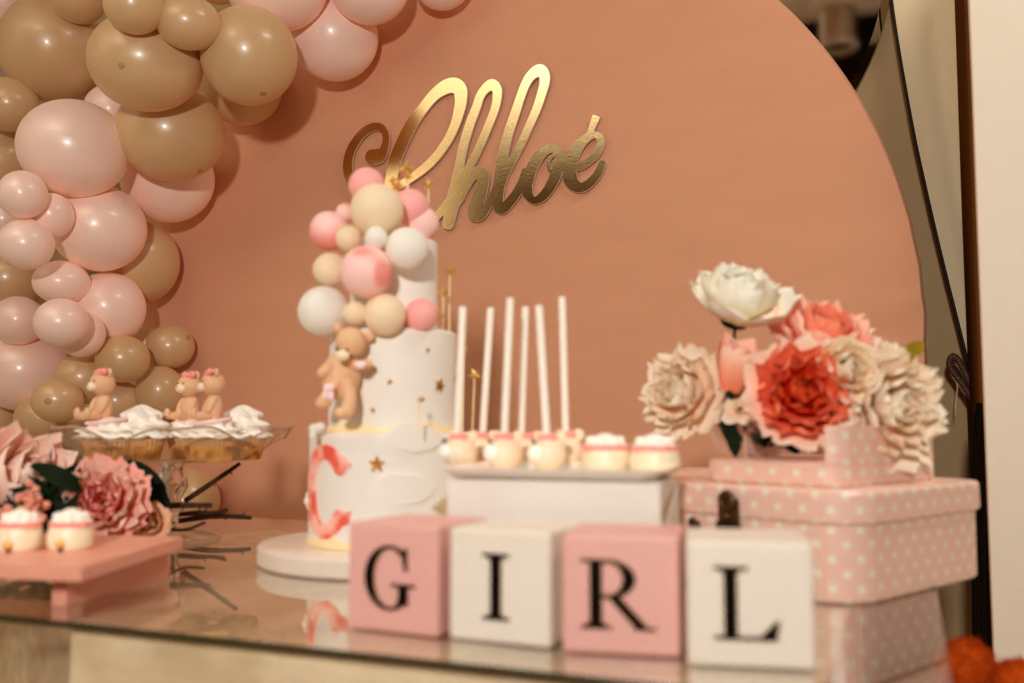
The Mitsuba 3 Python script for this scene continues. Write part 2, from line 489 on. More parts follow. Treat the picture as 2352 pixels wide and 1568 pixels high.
part(k, 'foot', ply(trimesh.util.concatenate([abox(-0.5, 0.02, -BDC[2], -0.44, 0.28, -BDC[2] + 0.02), abox(0.44, 0.02, -BDC[2], 0.5, 0.28, -BDC[2] + 0.02)]), 'm_black', False), frame(BDC, E1, E2))

# ------------------------------------------------------------------ the gold name sign
def crop(x0, y0, s, pts):
    return [(x0 + p[0] / s, y0 + p[1] / s, *( [p[2] / s] if len(p) > 2 else [])) for p in pts]
A = lambda *p: crop(770, 130, 5.227, p)
B = lambda *p: crop(1000, 130, 3.8233, p)
C = lambda *p: crop(1180, 230, 6.030, p)
glyphs = [
    stroke(A((460, 1208, 190), (520, 1195, 170), (575, 1140, 105), (608, 1040, 82), (610, 950, 80), (570, 865, 86), (495, 840, 90), (400, 868, 94), (310, 940, 96), (230, 1050, 98), (178, 1160, 102),
             (152, 1290, 105), (165, 1420, 108), (230, 1560, 112), (350, 1650, 112), (480, 1660, 110), (580, 1600, 110))),
    stroke(A((600, 1720, 110), (640, 1600, 130), (672, 1480, 140), (720, 1250, 140), (770, 1120, 140), (822, 1000, 140), (928, 800, 136), (1065, 612, 124), (1200, 455, 135), (1340, 362, 170), (1445, 350, 185),
             (1505, 410, 165), (1512, 510, 145), (1500, 610, 132), (1448, 800, 112), (1355, 1000, 105), (1215, 1200, 102), (1058, 1352, 100), (850, 1500, 88), (740, 1560, 80), (660, 1600, 80))),
    stroke(B((112, 1470, 98), (130, 1390, 104), (165, 1230, 118), (205, 1000, 84), (245, 800, 78), (303, 600, 80), (361, 450, 76), (395, 350, 74), (440, 285, 80), (500, 248, 98), (540, 285, 88), (546, 340, 80), (528, 450, 72),
             (471, 600, 70), (385, 800, 68), (308, 950, 68), (220, 1110, 70), (180, 1200, 70))),
    stroke(B((185, 1180, 100), (150, 1250, 100), (90, 1320, 80), (-20, 1440, 60))),
    stroke(B((190, 1250, 110), (250, 1130, 110), (330, 1035, 95), (400, 1012, 96), (420, 1075, 98), (395, 1200, 112), (352, 1320, 122), (345, 1388, 112), (400, 1392, 85), (450, 1325, 68), (505, 1225, 62), (540, 1150, 70))),
    stroke(B((660, 1270, 78), (610, 1325, 82), (562, 1325, 100), (548, 1250, 94), (565, 1100, 98), (590, 900, 92), (635, 700, 84), (702, 500, 80), (752, 350, 76), (795, 240, 78), (850, 160, 88), (920, 122, 108), (958, 165, 98), (960, 230, 88),
             (943, 300, 80), (895, 450, 74), (830, 600, 70), (762, 750, 68), (683, 900, 68), (610, 1030, 76), (575, 1120, 84))),
    stroke(B((610, 1325, 82), (660, 1270, 78), (720, 1190, 76), (775, 1090, 80), (800, 1020, 90))),
    stroke(C((120, 1180, 130), (185, 1150, 150), (245, 960, 150), (320, 820, 148), (410, 720, 122), (520, 668, 108), (608, 705, 118), (632, 790, 118), (612, 920, 150), (575, 1060, 150), (500, 1210, 135), (400, 1335, 120),
             (290, 1390, 96), (205, 1320, 126), (180, 1220, 160))),
    stroke(C((590, 750, 34), (530, 775, 36), (485, 830, 38), (478, 920, 38), (505, 985, 44), (555, 1000, 60))),
    stroke(C((1226, 880, 92), (1170, 1010, 104), (1050, 1150, 116), (920, 1212, 132), (800, 1130, 186), (775, 980, 184), (805, 800, 176), (880, 655, 158), (990, 540, 118), (1110, 482, 86), (1190, 515, 100), (1208, 610, 100), (1150, 745, 92), (1060, 832, 90),
             (960, 900, 92), (870, 940, 84))),
    Polygon(C((1000, 490), (1045, 370), (1080, 260), (1095, 203), (1150, 218), (1195, 240), (1185, 270), (1145, 350), (1112, 432), (1130, 480))),
    stroke(C((640, 900, 60), (720, 900, 60))),
]
sign2d = unary_union(glyphs).buffer(0)
def to_plane(g, back):
    def fn(x, y, z=None):
        out = [on_b(px, py, BD - back) - BDC for px, py in zip(np.atleast_1d(x), np.atleast_1d(y))]
        out = np.array(out)
        return out @ E1, out[:, 2]
    from shapely.ops import transform
    return transform(fn, g)
sg = to_plane(sign2d, 0.012).buffer(0)
k = thing('name_sign', 'gold mirror script name sign mounted on the pink round backdrop', 'sign')
SF = frame(BDC, E1, UP, -E2)
part(k, 'backing', ply(extrude(sg.buffer(0.0011, 6), 0.0045), 'm_acrylic_edge', 30), SF @ trans([0, 0, 0.0085]), label='pale clear acrylic edge')
part(k, 'face', ply(extrude(sg, 0.0012), 'm_gold_foil', 20), SF @ trans([0, 0, 0.0131]), label='gold mirror face reading Chloé')

# ------------------------------------------------------------------ wall mirror, seen past the backdrop's edge
mc = on_b(1440, -20, WB - 0.02); mr = 560 * mpp(mc) * 1.02
k = thing('round_mirror', 'round silver mirror hanging at the top, just right of the pink backdrop', 'mirror')
MF = frame(mc, E1, UP, -E2)
part(k, 'glass', ply(lathe([(0, 0.006), (mr * 0.5, 0.006), (mr - 0.019, 0.006)], 160), 'm_mirror', False), MF)
part(k, 'bevel', ply(lathe([(mr - 0.019, 0.006), (mr, 0.0025), (mr, -0.004), (mr - 0.02, -0.004)], 200), 'm_mirror', 20), MF, label='bevelled rim')
# ------------------------------------------------------------------ table: glass top on beige plaster pedestals
TA0, TA1, TB0, TB1 = -1.62, 0.022, 0.742, 1.648
k = thing('glass_table', 'long table with a clear glass top and dark glass edge', 'table')
gm = trimesh.Trimesh([[TA0, TB0, TABLE - 0.0002], [TA1, TB0, TABLE - 0.0002], [TA1, TB1, TABLE - 0.0002], [TA0, TB1, TABLE - 0.0002]], [[0, 1, 2], [0, 2, 3]], process=False)
part(k, 'glass_top', ply(gm, 'm_sheet_glass', False), ROOM, label='clear glass sheet')
e = 0.0016; h = 0.0062
for nm, bb in (('front', (TA0, TB0, TA1, TB0 + e)), ('back', (TA0, TB1 - e, TA1, TB1)), ('left', (TA0, TB0 + e, TA0 + e, TB1 - e)), ('right', (TA1 - e, TB0 + e, TA1, TB1 - e))):
    part(k, 'glass_edge', ply(abox(bb[0], bb[1], TABLE - (0.002 if nm == 'back' else h), bb[2], bb[3], TABLE - 0.0004), 'm_glass_edge', False), ROOM)
part(k, 'pedestal', ply(rbox(-0.80, TB0 + 0.026, 0.0, -0.068, TB1 - 0.25, TABLE - 0.006, 0.004), 'm_plaster', 30), ROOM, label='beige textured pedestal')
pm = rotz(-32)
part(k, 'pedestal', ply(rbox(-0.72, 0, 0.0, -0.0, 0.5, TABLE - 0.02, 0.004), 'm_plaster', 30), ROOM @ trans([-0.815, TB0 + 0.085, 0]) @ pm, label='beige pedestal set back at the left')

# ------------------------------------------------------------------ letter blocks
def letter(ch):
    S = 0.057
    def serif(x, y, w=0.30, t=0.022):
        return sbox(x - w / 2, y, x + w / 2, y + t)
    thick, thin = 0.16, 0.024
    if ch == 'I':
        g = unary_union([sbox(-thick / 2, 0, thick / 2, 1), serif(0, 0, 0.44), serif(0, 1 - 0.022, 0.44)])
        g = unary_union([g, Polygon([(-0.17, 0.02), (0.17, 0.02), (0.08, 0.08), (-0.08, 0.08)]), Polygon([(-0.17, 0.98), (0.17, 0.98), (0.08, 0.92), (-0.08, 0.92)])])
    elif ch == 'L':
        g = unary_union([sbox(0.1, 0, 0.26, 1), sbox(-0.04, 0, 0.80, 0.03), sbox(-0.04, 0.975, 0.42, 1), Polygon([(0.80, 0), (0.84, 0.27), (0.78, 0.22), (0.62, 0.06), (0.55, 0.02), (0.55, 0)]), Polygon([(0.02, 0.98), (0.34, 0.98), (0.26, 0.92), (0.1, 0.92)])])
    elif ch == 'R':
        bowl = Point(0, 0).buffer(1, 48)
        o = affinity.translate(affinity.scale(bowl, 0.40, 0.275), 0.36, 0.725)
        i = affinity.translate(affinity.scale(bowl, 0.235, 0.245), 0.36, 0.725)
        ring = unary_union([o.intersection(sbox(0.34, 0, 2, 2)), sbox(0.16, 0.45, 0.36, 1.0)]).difference(unary_union([i.intersection(sbox(0.34, 0, 2, 2)), sbox(0.16, 0.482, 0.36, 0.968)]))
        leg = Polygon([(0.36, 0.47), (0.52, 0.47), (0.92, 0.05), (1.02, 0.0), (0.83, 0.0), (0.76, 0.04)])
        g = unary_union([sbox(0.1, 0, 0.26, 1), ring, leg, sbox(-0.04, 0, 0.40, 0.024), sbox(-0.04, 0.976, 0.36, 1), sbox(0.76, 0, 1.06, 0.024), Polygon([(0.0, 0.02), (0.36, 0.02), (0.27, 0.08), (0.09, 0.08)])])
    else:
        c = Point(0, 0).buffer(1, 64)
        o = affinity.translate(affinity.scale(c, 0.47, 0.515), 0.47, 0.5)
        i = affinity.translate(affinity.scale(c, 0.325, 0.485), 0.485, 0.5)
        cut = Polygon([(0.55, 0.5), (0.70, 0.88), (1.2, 1.2), (1.2, 0.42), (0.9, 0.42), (0.55, 0.42)])
        cut2 = sbox(0.72, 0.1, 1.2, 0.45)
        ring = o.difference(i).difference(cut).difference(cut2)
        g = unary_union([ring, sbox(0.66, 0.08, 0.82, 0.40), sbox(0.52, 0.375, 0.96, 0.40), Polygon([(0.62, 0.94), (0.72, 0.86), (0.765, 0.64), (0.80, 0.64), (0.80, 0.98), (0.775, 0.98), (0.74, 0.92)]), Polygon([(0.60, 0.0), (0.82, 0.12), (0.82, 0.2), (0.66, 0.2)])])
    g = g.buffer(0.004).buffer(-0.004)
    x0, y0, x1, y1 = g.bounds
    return affinity.scale(affinity.translate(g, -(x0 + x1) / 2, -(y0 + y1) / 2), S, S, origin=(0, 0))
BLOCK = rbox(0, 0, 0, 0.1, 0.1, 0.1, 0.0035)
blocks = [('G', 795, 1442, 1008, 1466, 'm_pink_block', 'pink cube block with a black letter G, leftmost of the row of blocks', 0.048, 0.0505),
          ('I', 1030, 1466, 1265, 1491, 'm_white_block', 'white cube block with a black letter I between two pink blocks', 0.0475, 0.0495),
          ('R', 1295, 1498, 1560, 1512, 'm_pink_block', 'pink cube block with a black letter R between two white blocks', 0.048, 0.0505),
          ('L', 1590, 1529, 1865, 1541, 'm_white_block', 'white cube block with a black letter L at the right end of the row', 0.047, 0.051)]
for ch, xa, ya, xb, yb, mat, lab, lu, lv in blocks:
    pa, pb = on(xa, ya, TABLE), on(xb, yb, TABLE)
    d = pb - pa; d[2] = 0; d /= np.linalg.norm(d)
    mid = (pa + pb) / 2 - d * 0.05
    m = frame(np.array([mid[0], mid[1], TABLE + 0.0002]), d)
    k = thing('letter_block', lab, 'block', 'letter blocks in a row')
    part(k, 'cube', ply(BLOCK, mat, 30), m)
    g = letter(ch)
    lm = m @ frame([lu, -0.0003, lv], [1, 0, 0], [0, 0, 1], [0, -1, 0])
    part(k, 'letter_edge', ply(extrude(g.buffer(0.0011), 0.0006), 'm_gold', False), lm, label='gold outline of the letter')
    part(k, 'letter', ply(extrude(g, 0.0013), 'm_gloss_black', False), lm, label=f'glossy black letter {ch}')

# ------------------------------------------------------------------ the tiered cake
CY0 = 1.405                                              # distance of the cake's axis
cax = at(900, 1200, CY0); CAXY = np.array([cax[0], cax[1]])
toc = -CAXY / np.linalg.norm(CAXY)                        # towards the camera
RT = np.array([-toc[1], toc[0]])                          # to the right as seen
RT = RT if RT[0] > 0 else -RT
PX = CY0 / F * 1.0
def CK(px, py, depth=0.0):                                # pixel, distance in front of the axis -> point
    p = at(px, py, CY0 - depth)
    return p
BR = 300 * PX * 0.985
CAKE0 = TABLE + 0.0255
k = thing('cake_board', 'thick round white board under the tiered cake', 'cake board')
put(ply(lathe([(0, 0), (BR - 0.003, 0), (BR, 0.003), (BR, 0.0225), (BR - 0.003, 0.0255), (0, 0.0255)], 128), 'm_board', 40), k, trans([*CAXY, TABLE + 0.0004]))
r1, r2, r3 = 186 * PX, 145 * PX, 100 * PX
z1 = at(900, 992, CY0)[2]; z2 = at(900, 764, CY0)[2]; z3 = at(900, 556, CY0)[2]
cake = thing('tiered_cake', 'three tiered white birthday cake with fondant balls, teddy bear and gold stars', 'cake')
def tier(r, za, zb):
    e_ = 0.006
    a = np.linspace(0, np.pi / 2, 6)
    prof = [(0, za), (r, za)] + [(r - e_ + e_ * math.cos(t), zb - e_ + e_ * math.sin(t)) for t in a] + [(0, zb)]
    return lathe(prof, 128)
AX = trans([*CAXY, 0])
part(cake, 'tier', ply(tier(r1, CAKE0 + 0.0008, z1), 'm_white_fondant', 40), AX)
part(cake, 'tier', ply(tier(r2, z1, z2), 'm_white_fondant', 40), AX)
part(cake, 'tier', ply(tier(r3, z2, z3), 'm_white_fondant', 40), AX)
for r, z in ((r1, CAKE0 + 0.0008), (r2, z1)):
    part(cake, 'gold_band', ply(lathe([(r - 0.001, 0.0), (r + 0.0022, 0.0005), (r + 0.0025, 0.008), (r + 0.0008, 0.011), (r - 0.001, 0.011)], 128, lambda i, rr, zz, th: (rr, zz + (0.0025 * np.sin(5 * th) + 0.0015 * np.sin(13 * th) if i >= 2 else 0))), 'm_gold_lustre', 40), AX @ trans([0, 0, z]), label='pale gold painted band')
def cyl_pt(px, z, R):                                     # angle seen at pixel px on a tier of radius R
    s = np.clip((px - 900) / (R / PX), -0.985, 0.985)
    return math.asin(s)
def cyl_frame(th, z, R):
    o = toc * math.cos(th) + RT * math.sin(th)
    x = -toc * math.sin(th) + RT * math.cos(th)
    return frame([*(CAXY + R * o), z], [*x, 0], UP, [*o, 0])
def bend(poly, depth, R, th0, z0, edge=0.005):
    m = extrude(poly, depth)
    v, f = trimesh.remesh.subdivide_to_size(m.vertices, m.faces, edge, max_iter=12)
    th = th0 + v[:, 0] / R
    rr = R + v[:, 2]
    o = np.cos(th)[:, None] * toc + np.sin(th)[:, None] * RT
    return trimesh.Trimesh(np.c_[CAXY + rr[:, None] * o, z0 + v[:, 1]], f)
# letter C of watercolour fondant
zc = at(775, 1125, CY0 - 0.06)[2]
pts = []
for t in np.radians(np.linspace(38, 322, 30)):
    w = 0.019 + 0.008 * abs(math.cos(t) * (1 if math.cos(t) < 0 else 0.2))
    pts.append((0.037 * math.cos(t), 0.053 * math.sin(t), w))
cpoly = unary_union([stroke(pts, 3), Polygon([(0.018, 0.034), (0.046, 0.034), (0.046, 0.038), (0.03, 0.05)]), Polygon([(0.02, -0.034), (0.046, -0.024), (0.044, -0.040), (0.03, -0.046)])])
part(cake, 'letter', ply(bend(cpoly, 0.003, r1 + 0.0003, math.radians(-50), zc), 'm_watercolour', 30), None, label='pink and red letter C')
def cloud(w, h):
    cs = [(-0.38, -0.1, 0.24), (-0.16, 0.12, 0.34), (0.12, 0.05, 0.36), (0.36, -0.08, 0.26), (0.0, -0.2, 0.3), (-0.25, -0.22, 0.2), (0.25, -0.22, 0.22)]
    return affinity.scale(unary_union([Point(x, y).buffer(r) for x, y, r in cs]), w, h, origin=(0, 0))
for px, py, w, h in ((946, 1004, 0.064, 0.040), (922, 1122, 0.066, 0.044)):
    R = r1 + 0.0003
    th = cyl_pt(px, 0, r1)
    part(cake, 'cloud', ply(bend(cloud(w, h), 0.0035, R, th, at(px, py, CY0 - r1 * math.cos(th))[2]), 'm_white_fondant', 30), None)
for q in (((722, 985, 0.100, 13), (737, 980, 0.102, 11), (719, 1000, 0.108, 9)), ((711, 1136, 0.02, 9), (709, 1150, 0.02, 11), (713, 1164, 0.02, 9))):
    kc = None
    for px, py, d, r in q:
        c_ = CK(px, py, d); rr_ = r * mpp(c_)
        kc = ball_at(cake, 'cloud', c_, rr_, 'm_white_fondant') if kc is None else (ball_at(kc, 'puff', c_, rr_, 'm_white_fondant') and kc)
for px, py, r, R in ((973, 803, 7, r2), (1000, 884, 18, r2), (962, 917, 8, r2), (858, 942, 8, r2), (893, 877, 8, r2), (1037, 868, 10, r2), (1041, 806, 9, r2), (868, 1066, 20, r1), (1005, 1157, 9, r1)):
    th = cyl_pt(px, 0, R)
    fr = cyl_frame(th, at(px, py, CY0 - R * math.cos(th))[2], R + 0.002)
    part(cake, 'gold_star', ply(star_mesh(r * PX, r * PX * 0.42), 'm_gold', False), fr @ rotz(random.uniform(-25, 25)))
# fondant balls stacked up the cake
balls = [(842, 426, 41, 'rose', 0.03), (866, 483, 61, 'cream', 0.085), (943, 476, 42, 'rose', 0.03), (968, 514, 40, 'pink', 0.02), (756, 530, 45, 'pink', 0.025), (793, 487, 21, 'pink', 0.03), (801, 547, 30, 'cream', 0.078),
         (864, 546, 26, 'white', 0.115), (935, 572, 50, 'white', 0.10), (842, 624, 60, 'pink', 0.112), (759, 620, 40, 'cream', 0.05), (743, 715, 58, 'white', 0.075), (816, 720, 28, 'cream', 0.098), (884, 723, 48, 'cream', 0.105), (968, 723, 38, 'rose', 0.075)]
for px, py, r, c, d in balls:
    ball_at(cake, 'fondant_ball', CK(px, py, d), r * mpp(CK(px, py, d)), 'm_sphere_' + c)
# gold star picks
PICK_STAR = star_mesh(1.0, 0.4)
def star_pick(px, py, px2, py2, d, r):
    a, b = CK(px, py, d), CK(px2, py2, d)
    s = part(cake, 'star_pick', ply(tube([a, b], 0.0011, 8), 'm_gold_lustre', 30))
    m = frame(a, [math.cos(px), 0, math.sin(px)], None, [0, 0, 1])
    x = np.array([math.cos(px), 0.0, math.sin(px)])
    m = frame(a, x, np.cross([0, -1.0, 0], x), [0, -1.0, 0])
    part(s, 'star', ply(star_mesh(r * PX * 1.35, 0.004), 'm_gold_bright', False), m)
for q in ((932, 385, 935, 470, 0.02, 17), (912, 428, 918, 560, 0.03, 15), (938, 402, 937, 470, 0.03, 12), (984, 426, 984, 565, 0.0, 13), (1033, 625, 1032, 768, 0.0, 13), (1018, 674, 1017, 768, 0.03, 12), (1008, 716, 1008, 768, 0.05, 10), (1066, 801, 1062, 990, 0.02, 9), (1090, 860, 1085, 990, 0.02, 12), (962, 917, 962, 992, 0.152, 5), (905, 415, 905, 470, 0.03, 10)):
    star_pick(*q)
# the teddy on the cake's side
bear = part(cake, 'teddy', BALL, trans(CK(783, 862, 0.105)) @ scl(0.026, 0.02, 0.031), 'm_bear', label='tan fondant teddy bear climbing the middle tier')
def bp(name, px, py, d, r, mat='m_bear', low=False):
    c = CK(px, py, d); s = mpp(c)
    return ball_at(bear, name, c, np.array(r) * s, mat, low=low)
bp('head', 806, 786, 0.115, (36, 34, 35))
for px, py in ((776, 752), (848, 772)): bp('ear', px, py, 0.105, (12, 7, 12))
bp('muzzle', 787, 816, 0.150, (16, 13, 13), 'm_bear_muzzle')
bp('eye', 775, 801, 0.147, (4.5, 4, 4.5), 'm_dark_bead', True); bp('eye', 797, 803, 0.151, (4, 4, 4), 'm_dark_bead', True)
def limb(name, *pts):
    P = [CK(a, b, c) for a, b, c, r in pts]
    s = mpp(P[0])
    n = 14
    q = spline(np.array([[*p, r[3] * s] for p, r in zip(P, pts)]), n)
    part(bear, name, ply(trimesh.util.concatenate([tube(q[:, :3], q[:, 3], 14), trimesh.creation.icosphere(2, q[0, 3]).apply_translation(q[0, :3]), trimesh.creation.icosphere(2, q[-1, 3]).apply_translation(q[-1, :3])]), 'm_bear', True))
limb('arm', (768, 832, 0.115, 10), (752, 846, 0.12, 13), (741, 856, 0.12, 13))
limb('arm', (806, 834, 0.12, 10), (828, 840, 0.125, 12), (846, 836, 0.12, 11))
limb('leg', (770, 880, 0.12, 14), (756, 902, 0.125, 14), (746, 922, 0.128, 17))
limb('leg', (800, 885, 0.125, 15), (803, 920, 0.13, 16), (796, 946, 0.135, 18))
bp('paw', 742, 925, 0.133, (18, 15, 14)); bp('paw', 786, 948, 0.140, (19, 15, 14))
for px, py, d, r in ((828, 838, 0.138, (13, 8, 10)), (755, 890, 0.142, (13, 8, 10)), (748, 905, 0.14, (7, 6, 13)), (760, 908, 0.14, (7, 6, 13))): bp('bow', px, py, d, r, 'm_pale_pink_icing')
# ------------------------------------------------------------------ white riser, platter, cake pops
pl_a, pl_b = on(1005, 1078, TABLE + 0.146), on(1522, 1086, TABLE + 0.146)
PD = np.array([*(pl_b - pl_a)[:2], 0]); PD /= np.linalg.norm(PD)
PLF = frame(np.array([pl_a[0], pl_a[1], TABLE]), PD)
pw, pdp, ph = float(np.linalg.norm(pl_b - pl_a)), 0.185, 0.146
k = thing('white_riser', 'plain white folded card box under the platter, behind the letter blocks', 'box')
rz = ph - 0.0105
part(k, 'body', ply(rbox(0.006, 0.012, 0.0003, pw - 0.004, 0.145, rz, 0.0015), 'm_white_card', 30), PLF)
tri = Polygon([(0.003, 0.0), (0.129, 0.0), (0.129, 0.122), (0.120, 0.122), (0.003, 0.084)])
part(k, 'flap', ply(extrude(tri.buffer(0.0005), 0.002), 'm_white_card', 30), PLF @ frame([pw - 0.003, 0.014, 0.001], [0, 1, 0], [0, 0, 1], [1, 0, 0]) , label='folded side flap')
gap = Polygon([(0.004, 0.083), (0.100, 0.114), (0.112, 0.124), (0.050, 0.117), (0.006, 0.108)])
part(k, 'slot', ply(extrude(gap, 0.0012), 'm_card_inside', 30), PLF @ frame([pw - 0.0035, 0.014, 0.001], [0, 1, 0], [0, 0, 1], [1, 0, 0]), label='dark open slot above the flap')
part(k, 'flap', ply(extrude(Polygon([(0, 0), (0.022, -0.014), (0.022, 0.016)]), 0.0015), 'm_card_inside', 30), PLF @ frame([-0.014, 0.02, rz - 0.032], [1, 0, 0], [0, 0, 1], [0, -1, 0]))
k = thing('platter', 'rectangular white ceramic platter carrying cake pops on the white riser', 'platter')
def platter_mesh():
    rows = []
    for inset, z in ((0.030, 0), (0.010, 0.002), (0.0, 0.010), (-0.001, 0.0118), (0.002, 0.0126), (0.008, 0.0112), (0.018, 0.0042), (0.034, 0.0034)):
        pts = np.array(rrect(inset, inset, pw - inset, pdp - inset, max(0.022 - inset * 0.5, 0.004), 8).exterior.coords)[:-1]
        rows.append(np.c_[pts, np.full(len(pts), z)])
    n = min(map(len, rows)); assert all(len(r) == n for r in rows), list(map(len, rows))
    v = np.vstack(rows); idx = np.arange(len(v)).reshape(len(rows), n)
    a, b = idx[:-1], idx[1:]
    q = np.stack([a, np.roll(a, -1, 1), np.roll(b, -1, 1), b], -1).reshape(-1, 4)
    f = [q[:, [0, 2, 1]], q[:, [0, 3, 2]]]
    for ring, flip in ((idx[0], False), (idx[-1], True)):
        c = len(v); v = np.vstack([v, v[ring].mean(0)])
        t = np.stack([ring, np.roll(ring, -1), np.full(n, c)], 1); f.append(t if flip else t[:, ::-1])
    m = trimesh.Trimesh(v, np.vstack(f), process=False); m.fix_normals()
    return m
part(k, 'dish', ply(platter_mesh(), 'm_white_ceramic', 40), PLF @ trans([0, 0, rz + 0.0003]))
PTOP = TABLE + rz + 0.0003 + 0.0034
# bear-shaped cake pops, sticks upwards
def bow(parent, c, s, basis, mat='m_pink_icing'):
    m = trans(c) @ basis
    kb = part(parent, 'bow', BALL_LOW, m @ scl(0.32 * s, 0.3 * s, 0.34 * s), mat)
    for q in (-1, 1):
        part(kb, 'loop', BALL_LOW, m @ trans([q * 0.62 * s, 0, 0.08 * s * q]) @ rotz(0) @ scl(0.5 * s, 0.28 * s, 0.42 * s), mat)
def face_basis(yaw, pitch=0):
    return np.array((T().rotate([0, 0, 1], yaw).rotate([1, 0, 0], pitch)).matrix, float)
pops = [(1057, 1026, 40, 1050, 1063, 705, 1.155, -18, 'leftmost in the front row'), (1160, 1030, 41, 1158, 1172, 685, 1.140, -14, 'second from left in the front row'),
        (1259, 1033, 41, 1257, 1238, 702, 1.125, -10, 'rightmost in the front row'),
        (1106, 1010, 37, 1108, 1127, 707, 1.235, -14, 'leftmost in the back row'), (1207, 1013, 37, 1197, 1207, 705, 1.222, -10, 'middle of the back row'), (1300, 1008, 40, 1300, 1291, 682, 1.20, -6, 'rightmost in the back row')]
for px, py, r, sx, tx, ty, y, yaw, where in pops:
    k = thing('cake_pop', f'bear cake pop with pink bow and white stick, {where}', 'cake pop', 'bear cake pops on the platter')
    s = at(px, py, y); rr = r * mpp(s)
    c = np.array([s[0], s[1], PTOP + rr * 0.93])
    bs = face_basis(yaw - 8)
    part(k, 'head', BALL, trans(c) @ bs @ scl(rr, rr, rr * 0.95), 'm_pop')
    ex = lambda a, b, d: (trans(c) @ bs @ np.array([a * rr, b * rr, d * rr, 1]))[:3]
    ball_at(k, 'muzzle', ex(-0.46, -0.78, 0.10), (rr * 0.5, rr * 0.42, rr * 0.46), 'm_cream', bs, label='white muzzle')
    ball_at(k, 'nose', ex(-0.62, -0.72, 0.74), rr * 0.13, 'm_dark_bead', low=True)
    for q in (-1, 1): ball_at(k, 'ear', ex(0.12 + 0.62 * q, 0.05, 0.95), (rr * 0.34, rr * 0.2, rr * 0.36), 'm_pop', bs)
    bow(k, ex(0.02, -0.30, 0.98), rr * 0.52, bs)
    top = at(tx, ty, y); foot = at(sx, 975, y); foot = c + (foot - c) * np.array([1, 0, 0])
    foot[2] = c[2] + rr * 0.6
    part(k, 'stick', ply(tube([foot, top], 0.0044, 14), 'm_paper_stick', 30), label='white paper stick')
# small white desserts
def ruffle(r, h, lobes=8, seed=0, layers=3, tip=0.15, amp=1.0, full=1.15):
    n, mrows = 56, 26
    th = np.linspace(0, 2 * np.pi, n, endpoint=False)
    rows = []
    for i in range(mrows):
        t = i / (mrows - 1)
        ph_ = t * layers * 2 * np.pi
        pr = r * (max(0.0, 1 - t ** full) ** 0.55 * (1 - tip) + tip * (1 - t)) * (1 + 0.09 * amp * math.cos(ph_))
        if i == 0: pr *= 0.8
        wob = 1 + 0.10 * amp * np.cos(lobes * th + ph_ * 0.6 + seed) + 0.04 * np.cos(3 * th + seed * 2 + t * 4)
        z = h * t + 0.05 * h * np.sin(lobes * th + seed + ph_) * (1 - t)
        rr = pr * wob
        rows.append(np.stack([rr * np.cos(th), rr * np.sin(th), z], -1))
    v = np.vstack(rows); idx = np.arange(len(v)).reshape(mrows, n)
    a, b = idx[:-1], idx[1:]
    q = np.stack([a, np.roll(a, -1, 1), np.roll(b, -1, 1), b], -1).reshape(-1, 4)
    bot = np.stack([np.roll(idx[0], -1), idx[0], np.full(n, len(v))], 1)
    return trimesh.Trimesh(np.vstack([v, [[0, 0, 0]]]), np.vstack([q[:, [0, 1, 2]], q[:, [0, 2, 3]], bot]), process=False)
RUF = [mikit.ply(ruffle(1, 1, 9, s, 3), 'm_cream', smooth=True) for s in (0, 1.3, 2.4)]
DES = mikit.ply(lathe([(0, 0), (0.86, 0), (0.96, 0.10), (1.0, 0.34), (0.98, 0.6), (0.91, 0.82), (0.8, 0.94), (0.62, 1.0), (0, 1.0)], 56), 'm_dessert', smooth=40)
RIB = mikit.ply(lathe([(0.80, 0.86), (0.92, 0.84), (0.93, 0.98), (0.84, 1.03), (0.7, 1.03)], 56), 'm_pink_icing', smooth=40)
def dessert(pos, r, h, label, yaw, seed, ch):
    k = thing('mini_dessert', label, 'dessert', 'small white ribboned desserts')
    m = trans(pos) @ rotz(yaw)
    part(k, 'base', DES, m @ scl(r, r, h))
    part(k, 'ribbon', RIB, m @ scl(r * 1.01, r * 1.01, h), label='pink ribbon')
    part(k, 'cream', RUF[seed % 3], m @ trans([0, 0, h]) @ scl(r * 0.84, r * 0.84, ch), label='piped cream')
    for j in range(9):
        a_ = j * 0.698 + seed
        part(k, 'cream_dot', BALL_LOW, m @ trans([0.62 * r * math.cos(a_), 0.62 * r * math.sin(a_), h + ch * 0.42]) @ scl(r * 0.17), 'm_cream')
    bow(k, (m @ np.array([-r * 0.45 if yaw < 0 else r * 0.6, -r * 0.85, h * 0.88, 1]))[:3], r * 0.2, rotz(yaw))
    return k, m
for px, y, lab, sd in ((1391, 1.150, 'cream white dessert with a pink ribbon beside the right cake pops', 0), (1504, 1.120, 'cream white dessert with a pink ribbon at the right end of the platter', 1)):
    s = at(px, 1066, y); dessert(np.array([s[0], s[1], PTOP]), 58 * mpp(s), 0.029, lab, -20, sd, 0.0145)

# ------------------------------------------------------------------ pink wooden riser at the left with two desserts
q = [on(186, 1304, TABLE + 0.050), on(421, 1233, TABLE + 0.050)]
sd = (q[1] - q[0]); L_ = np.linalg.norm(sd[:2])
fd = np.array([-math.cos(math.radians(12)), math.sin(math.radians(12)), 0])
P0, P1 = q[0][:2], q[1][:2]
P3 = P0 + fd[:2] * 0.42; P2 = P1 + fd[:2] * 0.42
k = thing('pink_riser', 'low pink wooden display riser at the left front of the table', 'riser')
slab = Polygon([P0, P1, P2, P3]).buffer(-0.004).buffer(0.004, 6)
part(k, 'top', ply(extrude(slab, 0.0135), 'm_pink_wood', 30), trans([0, 0, TABLE + 0.0365]), label='overhanging pink top board')
c0, c1 = on(130, 1392, TABLE)[:2], on(390, 1322, TABLE)[:2]
c0b = on(152, 1393, TABLE)[:2]
nrm = np.array([fd[0], fd[1]])
